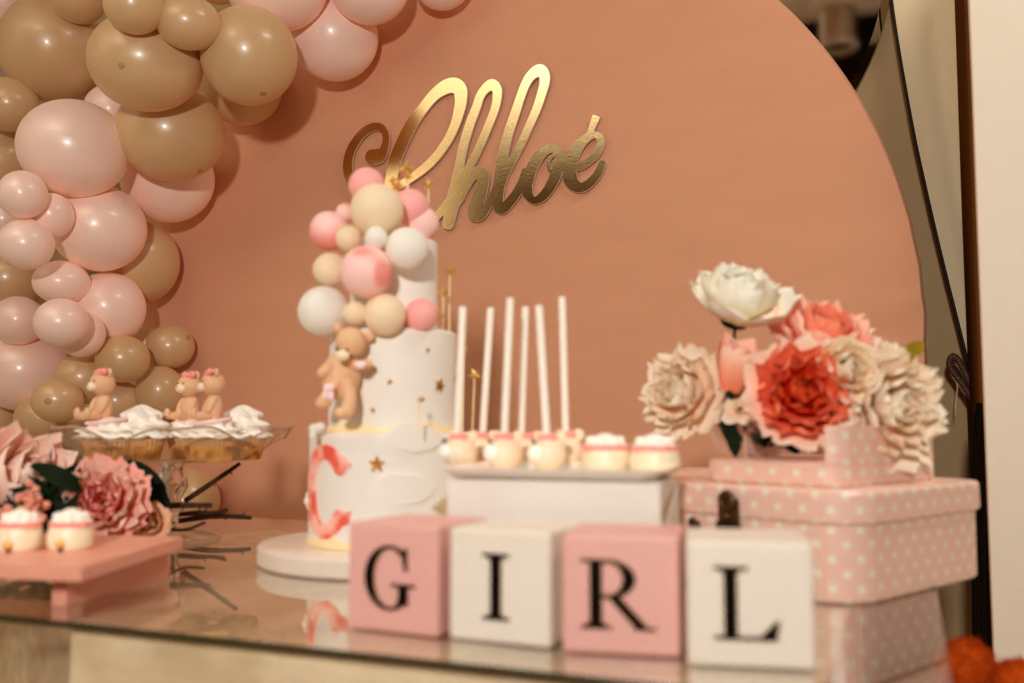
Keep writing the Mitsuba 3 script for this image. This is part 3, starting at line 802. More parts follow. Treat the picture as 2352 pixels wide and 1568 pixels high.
def slab2(pa, pb, w, z0, z1):
    return extrude(Polygon([pa, pb, pb + nrm * w, pa + nrm * w]).buffer(-0.001).buffer(0.001), z1 - z0), trans([0, 0, z0])
msh, mm = slab2(c0b, c1, 0.018, TABLE + 0.0004, TABLE + 0.0363)
part(k, 'side', ply(msh, 'm_pink_wood', 30), mm)
msh, mm = slab2(c0b + nrm * 0.36, c1 + nrm * 0.36, 0.018, TABLE + 0.0004, TABLE + 0.0363)
part(k, 'side', ply(msh, 'm_pink_wood', 30), mm)
RTOP = TABLE + 0.050
for px, py, lab, sdd in ((44, 1284, 'cream white dessert with a pink ribbon at the left end of the pink riser', 2), (161, 1282, 'cream white dessert with a pink ribbon at the middle of the pink riser', 0)):
    s = on(px, py - 22, RTOP)
    k, m = dessert(s + [0, 0, 0.0003], 50 * mpp(s), 0.031, lab, 12, sdd, 0.0155)
    rr = 50 * mpp(s)
    c = s + np.array([0, -rr * 0.98, 0.008])
    ball_at(k, 'gold_bead', c, 0.0055, 'm_gold_bright', low=True)
    part(k, 'pick', ply(tube([c + [0, 0, -0.002], c + [0, 0, -0.0075]], 0.003, 8), 'm_twig', 30))

# ------------------------------------------------------------------ pink polka-dot boxes at the right
cs, cr = on(1958, 1392, TABLE)[:2], on(2243, 1322, TABLE)[:2]
dr_ = (cr - cs) / np.linalg.norm(cr - cs)
dl_ = np.array([-dr_[1], dr_[0]])
dl_ = dl_ if dl_[1] > 0 else -dl_
LW, LD = 0.345, 0.47
SUF = frame([*(cs - dr_ * 0.014 - dl_ * 0.012), TABLE], [*dr_, 0], [*dl_, 0])
LIDZ = 0.1205
k = thing('polka_dot_suitcase', 'large pink polka dot suitcase box with metal clasps at the right end of the table', 'suitcase')
part(k, 'body', prism_uv(rrect(0.004, 0.004, LW - 0.004, LD - 0.004, 0.05, 12), 0.0004, 0.098, 0.02), SUF)
part(k, 'lid', prism_uv(rrect(-0.002, -0.002, LW + 0.002, LD + 0.002, 0.054, 12), 0.085, LIDZ, -0.06), SUF, label='overhanging dotted lid')
def clasp(px, py, s):
    # on the left face (local x = 0)
    r = ray(px, py); o = SUF[:3, 3]; n = SUF[:3, 0]
    t = ((o - CAM) @ n) / (r @ n); p = np.linalg.inv(SUF) @ np.r_[CAM + r * t, 1]
    m = SUF @ frame([-0.004, p[1], p[2]], [0, -1, 0], [0, 0, 1], [-1, 0, 0])
    kk = part(k, 'clasp', ply(extrude(rrect(-0.014 * s, -0.018 * s, 0.014 * s, 0.016 * s, 0.006 * s), 0.003), 'm_antique_metal', 30), m, label='antique dark metal clasp')
    part(kk, 'hasp', ply(trimesh.creation.torus(0.009 * s, 0.0034 * s, 20, 10), 'm_antique_metal', True), m @ trans([0, 0.012 * s, 0.005]))
    part(kk, 'stud', BALL_LOW, m @ trans([0, -0.006 * s, 0.004]) @ scl(0.005 * s), 'm_antique_metal')
    part(kk, 'plate', ply(extrude(rrect(-0.016 * s, -0.024 * s, 0.016 * s, -0.012 * s, 0.004 * s), 0.005), 'm_gloss_black', 30), m)
clasp(1680, 1172, 1.0); clasp(1602, 1211, 0.55)
UZ = TABLE + LIDZ + 0.0006
uc, ul, ur = on(1925, 1120, UZ)[:2], on(1618, 1104, UZ)[:2], on(2146, 1098, UZ)[:2]
dr2 = (ur - uc) / np.linalg.norm(ur - uc)
dl2 = np.array([-dr2[1], dr2[0]]); dl2 = dl2 if dl2[1] > 0 else -dl2
UBF = frame([*(uc - dr2 * 0.008 - dl2 * 0.008), UZ], [*dr2, 0], [*dl2, 0])
UWID, UDEP = float(np.linalg.norm(ur - uc)) + 0.012, float(np.linalg.norm(ul - uc)) + 0.014
k = thing('polka_dot_box', 'smaller pink polka dot box with one low side, holding the flower vase', 'box')
foot2 = rrect(0, 0, UWID, UDEP, 0.03, 10)
inner2 = foot2.buffer(-0.004)
part(k, 'base', prism_uv(foot2, 0.0, 0.027), UBF, label='low dotted tray')
tall = foot2.difference(inner2).difference(sbox(-0.01, 0.020, 0.16, UDEP + 0.01).difference(sbox(0.10, UDEP - 0.02, 0.3, UDEP + 0.02)))
def wall_ply(poly, z0, z1, mat):
    """An open wall ring with dots: uv by perimeter angle of the outline."""
    m = extrude(poly, z1 - z0)
    v = np.array(m.vertices); v[:, 2] += z0
    L = foot2.exterior.length
    u = np.array([foot2.exterior.project(Point(x, y)) for x, y in v[:, :2]])
    return mikit.ply(trimesh.Trimesh(v, m.faces, process=False), mat, smooth=False, uv=np.c_[u, v[:, 2] + 0.004])
part(k, 'wall', wall_ply(tall, 0.026, 0.070, 'm_polka'), UBF, label='tall dotted wall')

# ------------------------------------------------------------------ flowers
def petal(w, l, phi0, phi1, cup, ruff, seed, cols, r0=0.0, n=9, m=9):
    point = 0.36 if ruff == 0 else 0.0
    """One petal growing from the origin along +z, leaning outwards (+y) from phi0 to phi1 (degrees off the axis)."""
    rg = np.random.default_rng(seed)
    a, b = rg.uniform(0, 6.28, 2)
    t = np.linspace(0, 1, m); u = np.linspace(-1, 1, n)
    phi = np.radians(phi0 + (phi1 - phi0) * t ** 1.4)
    dy = np.r_[0, np.cumsum(np.sin(phi[:-1]))] * l / (m - 1)
    dz = np.r_[0, np.cumsum(np.cos(phi[:-1]))] * l / (m - 1)
    wid = w * (0.30 + 0.70 * np.sin(np.clip(t * 1.25, 0, 1.25) * np.pi / 2) ** 0.8) * (1 - (0.44 + point) * np.clip((t - 0.7) / 0.3, 0, 1) ** 2)
    V = np.zeros((m, n, 3)); Cc = np.zeros((m, n, 3))
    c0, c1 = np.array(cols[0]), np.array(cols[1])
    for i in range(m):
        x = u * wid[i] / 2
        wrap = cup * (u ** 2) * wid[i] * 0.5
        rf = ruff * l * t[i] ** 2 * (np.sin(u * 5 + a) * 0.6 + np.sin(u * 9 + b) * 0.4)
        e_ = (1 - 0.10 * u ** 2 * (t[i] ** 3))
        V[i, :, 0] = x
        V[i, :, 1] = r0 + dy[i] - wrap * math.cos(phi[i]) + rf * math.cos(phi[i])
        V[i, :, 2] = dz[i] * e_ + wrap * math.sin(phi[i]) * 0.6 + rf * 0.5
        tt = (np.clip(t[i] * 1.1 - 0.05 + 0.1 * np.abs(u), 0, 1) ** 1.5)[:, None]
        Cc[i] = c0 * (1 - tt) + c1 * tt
    idx = np.arange(n * m).reshape(m, n)
    q = np.stack([idx[:-1, :-1], idx[:-1, 1:], idx[1:, 1:], idx[1:, :-1]], -1).reshape(-1, 4)
    return trimesh.Trimesh(V.reshape(-1, 3), np.vstack([q[:, [0, 1, 2]], q[:, [0, 2, 3]]]), process=False), Cc.reshape(-1, 3)
_seed = [100]
def bloom(parent, fr, R, layers, spin=0.0):
    """layers: (count, width, length, phi0, phi1, cup, ruffle, r0, (base colour, tip colour), [base height]) in units of R"""
    for cnt, w, l, p0, p1, cup, ruff, r0, cols, *z in layers:
        for i in range(cnt):
            _seed[0] += 1
            rg = np.random.default_rng(_seed[0])
            msh, cc = petal(w * R * rg.uniform(0.9, 1.1), l * R * rg.uniform(0.92, 1.08), p0 + rg.uniform(-5, 5), p1 + rg.uniform(-7, 7), cup, ruff, _seed[0], cols, r0 * R)
            m = fr @ trans([0, 0, (z[0] if z else 0) * R]) @ rotz(spin + 360 * (i + rg.uniform(-0.12, 0.12)) / cnt + 37 * cnt + 20 * l)
            part(parent, 'petal', mikit.ply(msh, 'm_petal', smooth=True, color=cc), m)
def leaf(parent, name, pts, w, mat, cupd=0.15, roll=(0, 0, 1)):
    P = spline(np.asarray(pts, float), 5)
    t = np.linspace(0, 1, len(P))
    d = np.gradient(P, axis=0); d /= np.linalg.norm(d, axis=1, keepdims=True)
    s = np.cross(d, roll); s /= np.linalg.norm(s, axis=1, keepdims=True)
    nn = np.cross(s, d)
    wd = w * np.sin(np.pi * np.clip(t * 0.97 + 0.02, 0, 1)) ** 0.7
    u = np.linspace(-1, 1, 5)
    V = P[:, None] + s[:, None] * (u[None, :, None] * wd[:, None, None] / 2) + nn[:, None] * (np.abs(u)[None, :, None] * wd[:, None, None] * cupd)
    idx = np.arange(V.shape[0] * 5).reshape(-1, 5)
    q = np.stack([idx[:-1, :-1], idx[:-1, 1:], idx[1:, 1:], idx[1:, :-1]], -1).reshape(-1, 4)
    m = trimesh.Trimesh(V.reshape(-1, 3), np.vstack([q[:, [0, 1, 2]], q[:, [0, 2, 3]]]), process=False)
    return part(parent, name, ply(m, mat, True))
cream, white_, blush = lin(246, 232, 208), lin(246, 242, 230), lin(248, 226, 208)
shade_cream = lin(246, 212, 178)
coral, deep, pale = lin(252, 146, 106), lin(222, 30, 6), lin(252, 210, 186)
def rose_layers(a, b, full=1.0):
    return [(3, 0.6, 0.80, 10, -22, 0.9, 0.03, 0.04, (b, a), 0.16), (4, 0.8, 0.92, 20, -18, 0.8, 0.05, 0.10, (b, a), 0.12), (5, 0.95, 1.02, 32, -10, 0.6, 0.06, 0.16, (b, a), 0.07),
            (6, 1.05, 1.12, 50, -2, 0.45, 0.07, 0.18, (b, a), 0.03), (6, 1.15, 1.20 * full, 70, 22, 0.3, 0.09, 0.18, (b, a))]
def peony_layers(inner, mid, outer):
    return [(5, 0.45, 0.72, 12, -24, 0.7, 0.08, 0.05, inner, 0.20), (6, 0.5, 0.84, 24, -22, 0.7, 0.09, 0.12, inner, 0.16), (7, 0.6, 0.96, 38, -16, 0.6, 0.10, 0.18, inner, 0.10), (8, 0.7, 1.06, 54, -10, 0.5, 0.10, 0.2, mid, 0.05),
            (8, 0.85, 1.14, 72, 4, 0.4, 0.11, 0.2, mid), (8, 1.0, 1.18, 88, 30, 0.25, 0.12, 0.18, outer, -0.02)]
VZ = UZ + 0.028
vc = at(1722, 1030, 1.335); VC = np.array([vc[0], vc[1], VZ])
FLY = 1.31
def flower(name, label, cat, px, py, y, rpx, axis, layers, spin=0, stem_to=None, off=0.35, group=None, core=None):
    k = thing(name, label, cat, group)
    c = at(px, py, y); R = rpx * mpp(c)
    ax = np.array(axis, float); ax /= np.linalg.norm(ax)
    fr = axis_frame(c - ax * R * off, ax, 0)
    bloom(k, fr, R, layers, spin)
    base = c - ax * R * off
    part(k, 'calyx', BALL_LOW, axis_frame(base - ax * R * 0.03, ax) @ scl(0.30 * R, 0.30 * R, 0.14 * R), 'm_dark_leaf')
    if core: part(k, 'centre', BALL_LOW, axis_frame(base + ax * R * 0.34, ax) @ scl(0.2 * R), core)
    if stem_to is not None:
        st = np.array(stem_to)
        mid = base * 0.55 + st * 0.45 - ax * 0.02
        part(k, 'stem', ply(tube(spline([base, mid, st], 8), 0.0022, 8), 'm_dark_leaf', True))
    return k
ST = VC + np.array([0, 0, 0.012])
G = 'artificial flowers in the vase'
flower('rose', 'white rose rising highest above the vase bouquet', 'flower', 1698, 690, FLY - 0.03, 112, (0.10, -0.62, 1), rose_layers(white_, lin(246, 232, 204)), 10, ST + [-0.02, 0, 0], 0.45, G)
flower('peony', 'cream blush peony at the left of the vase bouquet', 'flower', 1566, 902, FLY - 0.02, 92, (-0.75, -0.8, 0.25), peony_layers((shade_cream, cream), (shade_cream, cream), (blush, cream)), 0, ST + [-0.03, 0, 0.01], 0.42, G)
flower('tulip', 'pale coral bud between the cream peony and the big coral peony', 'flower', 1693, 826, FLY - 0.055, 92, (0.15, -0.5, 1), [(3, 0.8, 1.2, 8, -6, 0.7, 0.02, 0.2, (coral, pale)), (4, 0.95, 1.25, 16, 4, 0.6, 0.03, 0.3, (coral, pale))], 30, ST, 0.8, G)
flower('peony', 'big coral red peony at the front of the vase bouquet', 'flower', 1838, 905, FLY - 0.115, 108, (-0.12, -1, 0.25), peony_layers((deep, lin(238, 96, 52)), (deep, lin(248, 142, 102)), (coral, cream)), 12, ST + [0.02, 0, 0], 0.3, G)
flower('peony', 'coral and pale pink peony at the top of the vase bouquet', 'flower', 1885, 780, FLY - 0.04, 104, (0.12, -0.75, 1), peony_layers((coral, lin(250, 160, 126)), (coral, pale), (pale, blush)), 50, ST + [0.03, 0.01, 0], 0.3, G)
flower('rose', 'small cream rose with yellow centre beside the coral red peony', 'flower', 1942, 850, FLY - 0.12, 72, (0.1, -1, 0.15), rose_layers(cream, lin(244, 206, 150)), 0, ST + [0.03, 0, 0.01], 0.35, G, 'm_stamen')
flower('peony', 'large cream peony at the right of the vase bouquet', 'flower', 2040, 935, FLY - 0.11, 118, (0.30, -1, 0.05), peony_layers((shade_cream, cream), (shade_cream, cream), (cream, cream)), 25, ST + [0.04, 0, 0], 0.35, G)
flower('rose', 'cream rose bud at the upper right of the vase bouquet', 'flower', 2048, 822, FLY + 0.02, 54, (0.4, -0.4, 1), rose_layers(cream, shade_cream), 40, ST + [0.03, 0.02, 0], 0.45, G)
flower('rose', 'small flat cream flower below the pale coral bud', 'flower', 1700, 938, FLY - 0.035, 56, (-0.3, -0.8, 0.5), [(5, 0.9, 1.0, 50, 75, 0.2, 0.06, 0.1, (shade_cream, cream)), (4, 0.6, 0.5, 20, 10, 0.5, 0.05, 0.1, (shade_cream, cream))], 0, ST, 0.2, G)
flower('rose', 'small white blossom behind the white rose', 'flower', 1800, 718, FLY + 0.05, 40, (0.4, -0.3, 1), [(6, 0.7, 0.9, 30, 55, 0.3, 0.08, 0.1, (white_, white_))], 0, ST + [0, 0.02, 0], 0.4, G)
k = thing('vase', 'wide low clear glass vase standing inside the polka dot box', 'vase')
VP = [(0.0, 0.003), (0.034, 0.003), (0.046, 0.010), (0.058, 0.030), (0.060, 0.045), (0.056, 0.056)]
part(k, 'bowl', ply(lathe(VP, 64), 'm_sheet_glass', 40), trans(VC))
part(k, 'rim', ply(trimesh.creation.torus(0.0562, 0.0013, 64, 8), 'm_solid_glass', True), trans(VC + [0, 0, 0.0565]))
for px, py, px2, py2, y, w, wh in ((1655, 955, 1690, 1050, FLY - 0.035, 0.020, 'drooping over the left of the vase'), (1725, 1000, 1765, 1020, FLY - 0.02, 0.020, 'under the coral red peony'), (1790, 1015, 1835, 1040, FLY - 0.03, 0.016, 'at the right of the vase rim')):
    k = thing('leaf', f'dark green leaf {wh}', 'leaf')
    a, b = at(px, py, y), at(px2, py2, y - 0.01)
    leaf(k, 'blade', [a, (a + b) / 2 + [0.004, -0.006, 0], b], w, 'm_dark_leaf', roll=(0, -1, 0.3))
    part(k, 'stem', ply(tube(spline([a, a + [0.01, 0.02, -0.005], ST + [0, 0, 0.03]], 6), 0.0014, 6), 'm_dark_leaf', True))
k = thing('leaf', 'olive green curled leaf at the right edge of the bouquet', 'leaf')
a = [at(2078, 846, FLY - 0.02), at(2088, 812, FLY - 0.025), at(2104, 800, FLY - 0.02), at(2120, 786, FLY - 0.015)]
leaf(k, 'blade', a, 0.020, 'm_olive_leaf', roll=(0, -1, 0.2))

# ------------------------------------------------------------------ glass cake stand with cupcakes
SY = 1.64
sc_ = at(392, 1220, SY); SX = np.array([sc_[0], sc_[1], TABLE])
PZ = at(385, 1058, SY)[2] - TABLE
k = thing('glass_cake_stand', 'clear glass pedestal cake stand with a wavy rim', 'cake stand')
def wave(i, r, z, th):
    a = max(0, (r - 0.125) / 0.07)
    return r * (1 + 0.05 * a * np.cos(6 * th + 0.6)), z + 0.010 * a * np.cos(6 * th + 0.6) + 0.004 * a * np.sin(12 * th)
part(k, 'plate', ply(lathe([(0.02, 0.0), (0.06, 0.0), (0.118, 0.001), (0.130, 0.006), (0.150, 0.020), (0.172, 0.038), (0.192, 0.050)], 144, wave), 'm_sheet_glass', 40), trans(SX + [0, 0, PZ]))
rim = []
for th in np.linspace(0, 2 * np.pi, 145):
    r_, z_ = wave(0, 0.192, 0.050, np.array([th])); rim.append([r_[0] * math.cos(th), r_[0] * math.sin(th), z_[0]])
part(k, 'rim', ply(tube(rim, 0.0017, 8, False), 'm_glass_lip', True), trans(SX + [0, 0, PZ]), label='rolled glass lip')
s_ = PZ
part(k, 'stem', ply(lathe([(0.0, s_ - 0.001), (0.024, s_ - 0.001), (0.018, s_ - 0.010), (0.0215, s_ - 0.018), (0.026, s_ - 0.032), (0.0255, s_ - 0.044), (0.017, s_ - 0.062), (0.0155, s_ - 0.070), (0.018, s_ - 0.080), (0.012, s_ - 0.088), (0.012, 0.026), (0.022, 0.017), (0.0, 0.017)], 48), 'm_solid_glass', 40), trans(SX), label='glass knop stem')
part(k, 'foot', ply(lathe([(0.0, 0.0165), (0.022, 0.0165), (0.06, 0.011), (0.078, 0.006), (0.08, 0.003), (0.079, 0.0008)], 96), 'm_sheet_glass', 40), trans(SX))
part(k, 'foot_rim', ply(trimesh.creation.torus(0.0795, 0.0022, 96, 8), 'm_solid_glass', True), trans(SX + [0, 0, 0.003]))
PT = TABLE + PZ + 0.002
def fluted(i, r, z, th):
    return r * (1 + 0.022 * np.cos(30 * th)), z + 0 * th
CUP = mikit.ply(lathe([(0, 0), (0.74, 0), (0.78, 0.04), (0.93, 0.72), (0.96, 0.8)], 120, lambda i, r, z, th: fluted(i, r, z, th) if i >= 2 else (r + 0 * th, z + 0 * th)), 'm_sponge', smooth=30)
LIN = mikit.ply(lathe([(0.93, 0.68), (1.02, 1.0), (1.03, 1.02), (0.97, 0.98), (0.90, 0.72)], 120, fluted), 'm_paper_liner', smooth=30)
TOP = mikit.ply(lathe([(0.95, 0.78), (0.94, 0.95), (0.8, 1.08), (0.5, 1.18), (0, 1.2)], 48), 'm_sponge_top', smooth=True)
CREAM = [mikit.ply(ruffle(1, 1, 8, s, 2.7, 0.15, 1.7, 1.9), 'm_cream', smooth=True) for s in (0.4, 1.9, 3.1)]
cups = [(246, 1050, 1.565, 'front left cupcake under the single bear', True, 0), (322, 1052, 1.60, 'second cupcake with a tall cream swirl beside the single bear', False, 1),
        (438, 1046, 1.66, 'cupcake under the left one of the bear pair', True, 2), (488, 1048, 1.575, 'cupcake under the right one of the bear pair', True, 0), (556, 1040, 1.65, 'cupcake with a cream swirl at the right end of the stand', False, 1)]
seats = []
for px, py, y, lab, disc, sd in cups:
    s = at(px, py, y); r = 0.0385; h = 0.036
    k = thing('cupcake', f'golden {lab}', 'cupcake', 'cupcakes on the glass stand')
    m = trans([s[0], s[1], PT]) @ rotz(sd * 40)
    part(k, 'sponge', CUP, m @ scl(r, r, h)); part(k, 'liner', LIN, m @ scl(r, r, h), label='fluted paper liner'); part(k, 'crown', TOP, m @ scl(r, r, h), label='orange brown baked top')
    ch = 0.035 if disc else 0.055
    part(k, 'cream', CREAM[sd], m @ trans([0, 0, h * 1.02]) @ scl(r * 1.10, r * 1.10, ch), label='piped white cream')
    if disc:
        dm = m @ trans([0, -0.006, h * 1.02 + ch * 0.72]) @ np.array(T().rotate([0, 1, 0], -6).rotate([1, 0, 0], 4).matrix, float)
        part(k, 'fondant_disc', ply(lathe([(0, 0), (0.030, 0), (0.032, 0.0015), (0.032, 0.004), (0.030, 0.0055), (0, 0.0055)], 48), 'm_pale_pink_icing', 30), dm, label='pale pink fondant disc')
        seats.append(((dm @ [0, 0, 0.0055, 1])[:3], lab))
def sitting_bear(pos, s, yaw, label, tilt=0):
    k = thing('fondant_bear', label, 'bear figurine', 'fondant bears on the cupcakes')
    B_ = trans(pos) @ rotz(yaw) @ scl(s)
    def e(name, c, r, mat='m_bear', rot=None):
        m = B_ @ trans(c)
        if rot is not None: m = m @ np.array(T().rotate(rot[0], rot[1]).matrix, float)
        return part(k, name, BALL, m @ scl(*r), mat)
    e('body', (0, 0, 0.30), (0.225, 0.20, 0.33))
    hd = e('head', (0, -0.03, 0.85), (0.30, 0.28, 0.29))
    e('muzzle', (0, -0.29, 0.77), (0.14, 0.11, 0.11), 'm_bear_muzzle')
    e('nose', (0, -0.37, 0.80), (0.04, 0.03, 0.03), 'm_dark_bead')
    for q in (-1, 1):
        e('ear', (0.22 * q, 0, 1.10), (0.11, 0.06, 0.11))
        e('eye', (0.10 * q, -0.29, 0.90), (0.022, 0.02, 0.024), 'm_dark_bead')
        e('arm', (0.22 * q, -0.10, 0.36), (0.075, 0.09, 0.22), rot=([1, 0, 0], -28))
        e('leg', (0.17 * q, -0.30, 0.10), (0.095, 0.24, 0.10), rot=([0, 0, 1], 14 * q))
        e('foot', (0.22 * q, -0.50, 0.15), (0.10, 0.07, 0.14))
    bow(k, (B_ @ [0.14, -0.17, 1.10, 1])[:3], 0.22 * s, rotz(yaw))
for (p, lab), (px, py, lb, yaw) in zip(seats, ((236, 943, 'tan fondant bear with a pink bow sitting alone on the left cupcake', -38), (436, 936, 'tan fondant bear with a pink bow, left one of the pair', -34), (491, 936, 'tan fondant bear with a pink bow, right one of the pair', -62))):
    s = at(px, py, p[1]); sitting_bear(np.array([s[0], p[1], p[2] - 0.001]), 0.068, yaw, lb)

# ------------------------------------------------------------------ flowers, leaves and twigs lying on the left of the table
pk, pkd, pkw = lin(248, 186, 172), lin(226, 120, 108), lin(252, 226, 206)
LYW = 1.42
fl_st = lambda px, py, y: at(px, py, y)
k = flower('protea', 'large pale pink protea with pointed petals at the left edge', 'flower', 30, 1120, LYW, 150, (0.70, -0.50, 0.52), [
    (5, 0.55, 1.10, 4, -16, 0.5, 0.0, 0.10, (pk, pkw), 0.1), (6, 0.62, 1.25, 14, -12, 0.5, 0.0, 0.18, (pkd, pkw)), (8, 0.62, 1.30, 26, -4, 0.5, 0.0, 0.22, (pk, pkw)), (9, 0.58, 1.20, 42, 10, 0.4, 0.0, 0.24, (pkd, pkw), -0.05), (9, 0.46, 0.95, 62, 36, 0.3, 0.0, 0.24, (pkd, pk), -0.1)], 0, None, 0.45)
flower('peony', 'dusty pink peony lying behind the pink riser', 'flower', 238, 1152, LYW - 0.03, 90, (0.16, -0.9, 0.30),
    peony_layers((pkd, pk), (pkd, pkw), (pkd, pk))[1:], 20, at(395, 1163, LYW + 0.06), 0.4)
flower('rose', 'small peach rose lying at the foot of the glass stand', 'flower', 348, 1205, LYW + 0.02, 52, (-0.15, -0.9, 0.45), [(4, 0.7, 0.8, 14, -16, 0.7, 0.04, 0.1, (lin(226, 160, 90), lin(244, 206, 160)), 0.1), (6, 0.9, 1.0, 40, 4, 0.5, 0.07, 0.16, (lin(236, 186, 140), lin(248, 216, 180))), (6, 1.0, 1.1, 72, 34, 0.3, 0.1, 0.16, (lin(236, 186, 146), lin(246, 212, 178)))], 0, at(470, 1200, LYW + 0.14), 0.35, None, 'm_stamen')
k = thing('leaf', 'very dark broad leaf behind the dusty pink peony', 'leaf')
leaf(k, 'blade', [at(292, 1058, LYW + 0.05), at(315, 1105, LYW + 0.04), at(348, 1150, LYW + 0.05), at(392, 1172, LYW + 0.07)], 0.062, 'm_dark_leaf', 0.1, (0.1, -1, 0.3))
k = thing('leaf', 'dark pointed leaf below the pale pink protea', 'leaf')
leaf(k, 'blade', [at(70, 1068, LYW - 0.1), at(115, 1085, LYW - 0.09), at(165, 1112, LYW - 0.08), at(190, 1128, LYW - 0.06)], 0.026, 'm_dark_leaf', 0.12, (0.1, -1, 0.6))
k = thing('leaf', 'small bright green leaf among the dark foliage', 'leaf')
leaf(k, 'blade', [at(36, 1148, LYW - 0.14), at(52, 1168, LYW - 0.13), at(72, 1192, LYW - 0.12)], 0.014, 'm_bright_leaf', 0.12, (0.1, -1, 0.4))
k = thing('foliage', 'dark green foliage between the protea and the peony', 'foliage', kind='stuff')
rg = np.random.default_rng(4); ms = []
for i in range(150):
    px, py = (rg.normal(118, 34), rg.normal(1160, 36)) if i < 110 else (rg.normal(25, 30), rg.normal(1195, 16))
    if py > 1260 or px > 185: continue
    c = at(px, py, LYW - 0.05 + rg.uniform(-0.03, 0.05)); l = rg.uniform(0.015, 0.03)
    d = rg.normal(size=3); d /= np.linalg.norm(d); s = np.cross(d, rg.normal(size=3)); s /= np.linalg.norm(s); nn = np.cross(d, s) * 0.15
    ms.append(trimesh.Trimesh([c - d * l, c + s * l * .35 + nn * l, c + d * l, c - s * l * .35 + nn * l, c], [[0, 1, 4], [1, 2, 4], [2, 3, 4], [3, 0, 4]], process=False))
put(ply(trimesh.util.concatenate(ms), 'm_dark_leaf', False), k)
k = thing('berry_cluster', 'tiny dusty pink buds among the dark foliage at the left edge', 'flower buds', kind='stuff')
ms = []
for i in range(70):
    px, py = (rg.normal(72, 16), rg.normal(1148, 20)) if i < 45 else (rg.normal(25, 14), rg.normal(1185, 14))
    ms.append(trimesh.creation.icosphere(1, rg.uniform(0.003, 0.0055)).apply_translation(at(px, py, LYW - 0.13 + rg.uniform(-0.02, 0.02))))
put(ply(trimesh.util.concatenate(ms), 'm_berry', True), k)
tw = [([(360, 1162), (420, 1160), (486, 1160)], 1.56, 6.5, 'thick dark cut stem lying level behind the glass stem'), ([(425, 1150), (470, 1120), (505, 1096), (551, 1064)], 1.68, 5.5, 'dark twig rising steeply to the right of the glass stem'),
      ([(400, 1182), (450, 1178), (495, 1177), (522, 1170)], 1.70, 5, 'dark twig with a knobbly end above the glass foot'), ([(410, 1196), (480, 1186), (540, 1186), (577, 1189)], 1.72, 5.5, 'long brown twig lying lowest, reaching farthest right')]
for pts, y, w, lab in tw:
    k = thing('twig', lab, 'twig')
    P = np.array([at(a, b, y) for a, b in pts]); P[:, 2] = np.maximum(P[:, 2], TABLE + 0.007)
    q = spline(P, 8); n_ = len(q)
    rad = w * mpp(q[0]) * (1 + 0.25 * meshkit.noise(np.c_[np.arange(n_) * 0.6, np.zeros((n_, 2))], 3)) * np.linspace(1.1, 0.75, n_)
    part(k, 'stick', ply(tube(q, rad, 10), 'm_twig', True))
    for j in (n_ // 2, int(n_ * 0.8)):
        d = np.array([rg.uniform(-.2, .6), -0.2, rg.uniform(-1, 1)]); d /= np.linalg.norm(d)
        part(k, 'twiglet', ply(tube([q[j], q[j] + d * 0.009], [0.0022, 0.001], 6), 'm_twig', True))

